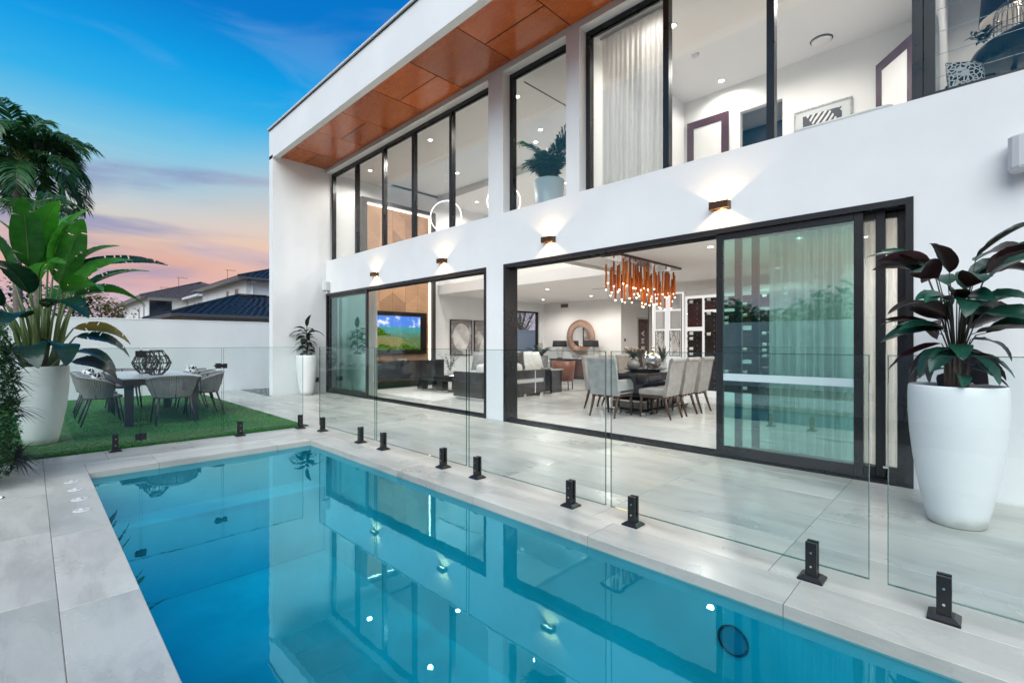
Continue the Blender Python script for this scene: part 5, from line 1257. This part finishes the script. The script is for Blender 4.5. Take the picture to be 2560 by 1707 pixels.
# ================================================================== palm beyond the wall
t = thing('palm_tree', 'tall wind-blown palm behind the garden wall at left', 'palm tree', (-25.0, -.3, 0)); rg = random.Random(52)
obj('trunk', MB().tube([(0,-.02,-.05),(.05,.0,2.0),(.0,-.03,4.5),(0,.0,7.3)], [.17,.14,.12,.11], 14), M_PALMBARK, t)
obj('crownshaft', MB().tube([(0,0,7.25),(0,.02,7.65),(0,.05,8.1)], [.13,.14,.07], 12), M_PETIOLE, t)
for k in range(34):
    az = 2.4*k+rg.uniform(-.3,.3); el = rg.uniform(.35,1.5) if k < 26 else rg.uniform(-.2,.3)
    lf = MB(); rc = MB()
    # wind pushes the crown towards +Y (image right)
    d = Vector((math.cos(az), math.sin(az)+.40, 0)); az2 = math.atan2(d.y, d.x)
    frond(lf, (0,.05,7.9), az2, el, rg.uniform(2.1,2.9), rg.uniform(1.7,2.9), 58, .75, rg, .05, rmb=rc, r0=.022)
    o = obj('frond', lf, M_PALM, t); obj('rachis', rc, M_PETIOLE, o)
t = thing('palm_tree', 'shorter palm trunk with hanging dry sheath beside the tall palm', 'palm tree', (-22.0, .15, 0))
obj('trunk', MB().tube([(0,0,-.05),(0,.03,3),(0,.0,5.55)], [.13,.10,.09], 12), M_PALMBARK, t); obj('dry_sheath', MB().tube([(.08,.05,5.5),(.12,.02,4.9),(.10,.05,4.3)], [.05,.12,.05], 8), M_SHEATH, t)
for k in range(10):
    lf = MB(); rc = MB(); az = 2.4*k; az2 = math.atan2(math.sin(az)+.5, math.cos(az)); frond(lf, (0,0,5.55), az2, rg.uniform(.3,1.2), rg.uniform(1.2,1.6), rg.uniform(1.8,2.8), 32, .5, rg, .05, rmb=rc, r0=.018); o = obj('frond', lf, M_PALM, t); obj('rachis', rc, M_PETIOLE, o)
# ================================================================== broadleaf trees (beyond walls; several are seen only in reflections)
def tree(label, loc, h, r, seed, n=2600, ls=.16, group='garden trees beyond the walls', mat=None, name='tree'):
    t = thing(name, label, 'tree', loc, 0, group); rg = random.Random(seed); tr = MB()
    tr.tube([(0,0,-.1),(.05,.02,h*.35),(0,.05,h*.6)], [.05*h*.5,.035*h*.5,.012*h], 10); cl = []
    for k in range(11):
        a = 2.4*k; e = rg.uniform(.35,.95); q = Vector((math.cos(a)*r*rg.uniform(.25,.8), math.sin(a)*r*rg.uniform(.25,.8), h*e)); cl.append((q, r*rg.uniform(.28,.5)))
        tr.tube([(0,.03,h*rg.uniform(.25,.5)), q*.6+Vector((0,0,h*.12)), q], [.014*h,.009*h,.003*h], 6)
    obj('trunk', tr, M_BARK, t); lf = MB()
    for k in range(n):
        c, cr_ = cl[rg.randrange(len(cl))]; d = Vector((rg.gauss(0,1), rg.gauss(0,1), rg.gauss(0,.8))).normalized()*cr_*rg.uniform(.5,1.05)
        add_leaf(lf, c+d, rg.uniform(0,6.28), rg.uniform(-.5,.7), ls*rg.uniform(.6,1.2), .5, .25, .1, 2)
    obj('crown', lf, mat or M_TREE, t)
tree('dark tree behind the garden wall, seen through the living room side window', (-19.0, 18.4, 0), 4.6, 2.3, 61)
tree('tree beyond the living room window, half hidden by the window frame', (-20.5, 21.5, 0), 5.0, 2.6, 62)
M_POIN = leafmat('autumn_leaf', (.10,.12,.02), (.28,.17,.03), .5)
tree('low bushy tree with orange tips behind the garden wall left of the houses', (-40, 3.4, 0), 4.4, 2.4, 63, 2200, .28, mat=M_POIN)
tree('dark green tree behind the banana-like plant', (-36, .6, 0), 4.6, 2.6, 64, 2000, .28)
for k, (x, s_) in enumerate(((-13.5,1.0),(-10.6,.9),(-7.4,1.05),(-4.2,.92),(-1.2,1.0),(1.8,.95),(5.0,1.05))):
    tree('hedge tree across the pool mirrored in the door glass, number %s from the left' % ('one','two','three','four','five','six','seven')[k], (x, -6.9-.3*(k%2), 0), 2.75*s_, 2.1, 100+k, 4200, .42)
# ================================================================== neighbouring houses
def tiled_slope(parent, A, B_, C, D, mat, course=.34, tw=.30):
    """roof slope with eave A->B_ and ridge D->C: overlapping stepped tiles, one mesh per slope"""
    A, B_, C, D = map(Vector, (A, B_, C, D)); m = MB(); up = (D-A); nrm = (B_-A).cross(D-A).normalized()
    if nrm.z < 0: nrm = -nrm
    H_ = ((D+C)/2-(A+B_)/2).length; nr = max(2, int(H_/course))
    for r in range(nr):
        u0, u1 = r/nr, (r+1)/nr; l0, r0 = A.lerp(D,u0), B_.lerp(C,u0); l1, r1 = A.lerp(D,u1), B_.lerp(C,u1)
        nt = max(1, int((r0-l0).length/tw)); sh = .5 if r % 2 else 0
        for k in range(nt+1):
            a = max(0,(k-sh)/nt); b = min(1,(k+1-sh)/nt)
            if b-a < .02/nt: continue
            g = .03/nt; a2, b2 = a+g, b-g
            p0, p1 = l0.lerp(r0,a2), l0.lerp(r0,b2); q0, q1 = l1.lerp(r1,a2), l1.lerp(r1,b2); mid0, mid1 = p0.lerp(p1,.5), q0.lerp(q1,.5)
            lo, hi, cr_ = nrm*.045, nrm*.005, nrm*.035
            m.add([p0+lo*.4, mid0+lo+cr_, p1+lo*.4, q1+hi, mid1+hi+cr_, q0+hi, p0-nrm*.02, p1-nrm*.02, mid0-nrm*.02], [(0,1,4,5),(1,2,3,4),(6,8,1,0),(8,7,2,1)])
    base = MB().add([A-nrm*.01, B_-nrm*.01, C-nrm*.01, D-nrm*.01], [(0,1,2,3)]) if (C-D).length > .05 else MB().add([A-nrm*.01, B_-nrm*.01, C-nrm*.01], [(0,1,2)])
    o = obj('roof_tiles', m, mat, parent); o['kind'] = 'stuff'; obj('underlay', base, mat, parent); return o
def hip_house(label, x0, x1, y0, y1, ze, pitch, wallm, roofm, ov=.55, z0=0.0, windows=(), group='neighbouring houses', name='neighbour_house', fasc=None):
    t = thing(name, label, 'house', ((x0+x1)/2, (y0+y1)/2, 0), 0, group); cx_, cy_ = (x0+x1)/2, (y0+y1)/2
    obj('wall', MB().box(x0-cx_, x1-cx_, y0-cy_, y1-cy_, -.1, ze), wallm, t)
    a, b = (x1-x0)/2+ov, (y1-y0)/2+ov; s_ = math.tan(rad(pitch)); hgt = min(a, b)*s_; zz = ze-.02
    if b >= a: R0, R1 = Vector((0,-b+a,zz+hgt)), Vector((0,b-a,zz+hgt))
    else: R0, R1 = Vector((-a+b,0,zz+hgt)), Vector((a-b,0,zz+hgt))
    E_ = [Vector((-a,-b,zz)), Vector((a,-b,zz)), Vector((a,b,zz)), Vector((-a,b,zz))]
    roof = obj('roof', MB().box(-a+.02,a-.02,-b+.02,b-.02,zz-.03,zz-.012), M_HTRIM, t)
    if b >= a: sl = ((E_[1],E_[2],R1,R0),(E_[3],E_[0],R0,R1),(E_[0],E_[1],R0,R0),(E_[2],E_[3],R1,R1))
    else: sl = ((E_[0],E_[1],R1,R0),(E_[2],E_[3],R0,R1),(E_[1],E_[2],R1,R1),(E_[3],E_[0],R0,R0))
    for q in sl: tiled_slope(roof, *q, roofm)
    rd = MB()
    for e, r in zip(E_, (R0,R0 if b >= a else R1,R1,R1 if b >= a else R0)): rd.tube([e+Vector((0,0,.05)), r+Vector((0,0,.06))], .075, 6)
    rd.tube([R0+Vector((0,0,.06)), R1+Vector((0,0,.06))], .085, 6); obj('ridge_capping', rd, roofm, roof)
    f = MB(); f.box(-a,a,-b-.02,-b,zz-.11,zz+.02).box(-a,a,b,b+.02,zz-.11,zz+.02).box(-a-.02,-a,-b-.02,b+.02,zz-.11,zz+.02).box(a,a+.02,-b-.02,b+.02,zz-.11,zz+.02)
    obj('gutter', f, fasc or pm('gutter_'+roofm.name, tuple(q*1.6 for q in (.05,.052,.06)), .4), t)
    for face, p, zb, w, h in windows:
        fm, gm = MB(), MB()
        if face == 'x':
            p -= cy_; X_ = x1-cx_; fm.box(X_-.05,X_+.04,p-w/2-.06,p+w/2+.06,zb-.06,zb+h+.06); gm.box(X_+.041,X_+.05,p-w/2,p+w/2,zb,zb+h)
        else:
            p -= cx_; Y_ = y0-cy_; fm.box(p-w/2-.06,p+w/2+.06,Y_-.04,Y_+.05,zb-.06,zb+h+.06); gm.box(p-w/2,p+w/2,Y_-.05,Y_-.041,zb,zb+h)
        wn_ = obj('window', fm, M_HTRIM, t); obj('pane', gm, M_HGLASS, wn_)
    return t, cx_, cy_, a, b, zz
# dark-roofed two storey house at right, with its garage wing in front
t, cx_, cy_, a, b, zz = hip_house('two storey neighbour house with dark blue tiled roof, partly behind the white side wall', -43, -32.4, 9.4, 20, 5.35, 19, M_HWALL, M_ROOFB, .6, windows=(('y',-34.2,3.6,.7,1.2),('y',-36.2,3.6,.5,1.2)))
obj('downpipe', MB().tube([(-32.35-cx_, 9.75-cy_, 5.15), (-32.32-cx_, 9.75-cy_, 0)], .06, 8), M_HTRIM, t); obj('rain_head', MB().box(-32.4-cx_,-32.15-cx_,9.62-cy_,9.88-cy_,5.0,5.25), M_HTRIM, t)
t, cx_, cy_, a, b, zz = hip_house('low garage wing with dark blue tiled hip roof in front of the big house', -31.8, -25.5, 4.8, 12.5, 2.62, 19, pm('cream_wall', (.55,.52,.44), .8), M_ROOFB, .5)
obj('garage_opening', MB().box(-25.499-cx_, -25.46-cx_, 5.3-cy_, 8.6-cy_, 0, 2.35), M_HGLASS, t)
obj('downpipe', MB().tube([(-25.4-cx_, 8.9-cy_, 2.45), (-25.45-cx_, 8.95-cy_, 0)], .05, 8), M_HTRIM, t)
# pale-roofed small house between
hip_house('neighbour house with pale tiled roof between the grey and the dark roofs', -54, -45.5, 10.0, 15.0, 5.25, 19, M_HWALL, M_ROOFW, .55, windows=(('y',-46.8,3.2,.5,1.5),('y',-48.2,3.2,.5,1.5)), fasc=M_HTRIM)
# grey-brown roofed house
t, cx_, cy_, a, b, zz = hip_house('two storey neighbour house with grey brown tiled roof, farthest right of the orange tree', -66, -50.9, 7.1, 17, 5.35, 20, M_HWALL, M_ROOFG, .6, windows=(('x',8.0,2.6,1.6,2.4),('y',-52.6,3.2,.7,1.6),('y',-55.2,3.0,.7,1.6),('y',-58.4,2.6,.6,1.5)))
hip_house('small low roof in front of the grey brown roofed house', -47.5, -44.2, 5.3, 6.7, 1.9, 24, M_HWALL, M_ROOFG, .4)
hip_house('lower wing of the grey brown roofed house, farthest left', -74, -66.2, 7.8, 14, 4.6, 20, M_HWALL, M_ROOFG, .5, windows=(('y',-68.2,2.6,.7,1.5),('y',-71,2.6,.7,1.5)))
# television aerials
def aerial(label, x, y, z0, z1, az, s=1.0):
    t = thing('aerial', label, 'aerial', (x, y, z0), az, 'roof television aerials'); h = z1-z0
    obj('mast', MB().tube([(0,0,0),(0,0,h)], .03*s, 6), M_GREYMETAL, t); m = MB().tube([(-.25*s,0,h),(1.1*s,0,h-.04)], .025*s, 5)
    for k in range(7): m.tube([(-.2*s+k*.2*s,-.28*s+.02*k,h),(-.2*s+k*.2*s,.28*s-.02*k,h)], .012*s, 4)
    obj('elements', m, M_GREYMETAL, t)
aerial('roof aerial above the dark roofed house', -38.5, 9.96, 5.4, 6.55, rad(60), .5)
aerial('roof aerial above the middle of the grey brown roof', -58.5, 10.7, 6.2, 8.0, rad(70), .7)
aerial('small faint roof aerial left of the tallest grey roof aerial', -72, 11.4, 5.2, 8.2, rad(80), .7)
# small pieces nobody could pick apart stay joined
for o in S.objects:
    if o.type == 'MESH' and o.parent is not None and o.name.split('.')[0] in ('pegs','blossoms','leaves','stems','fronds','lattice','woven_mesh','rope_back','spiky_leaves','twigs','crown','leaf_stalks','bars'):
        o['kind'] = 'stuff'
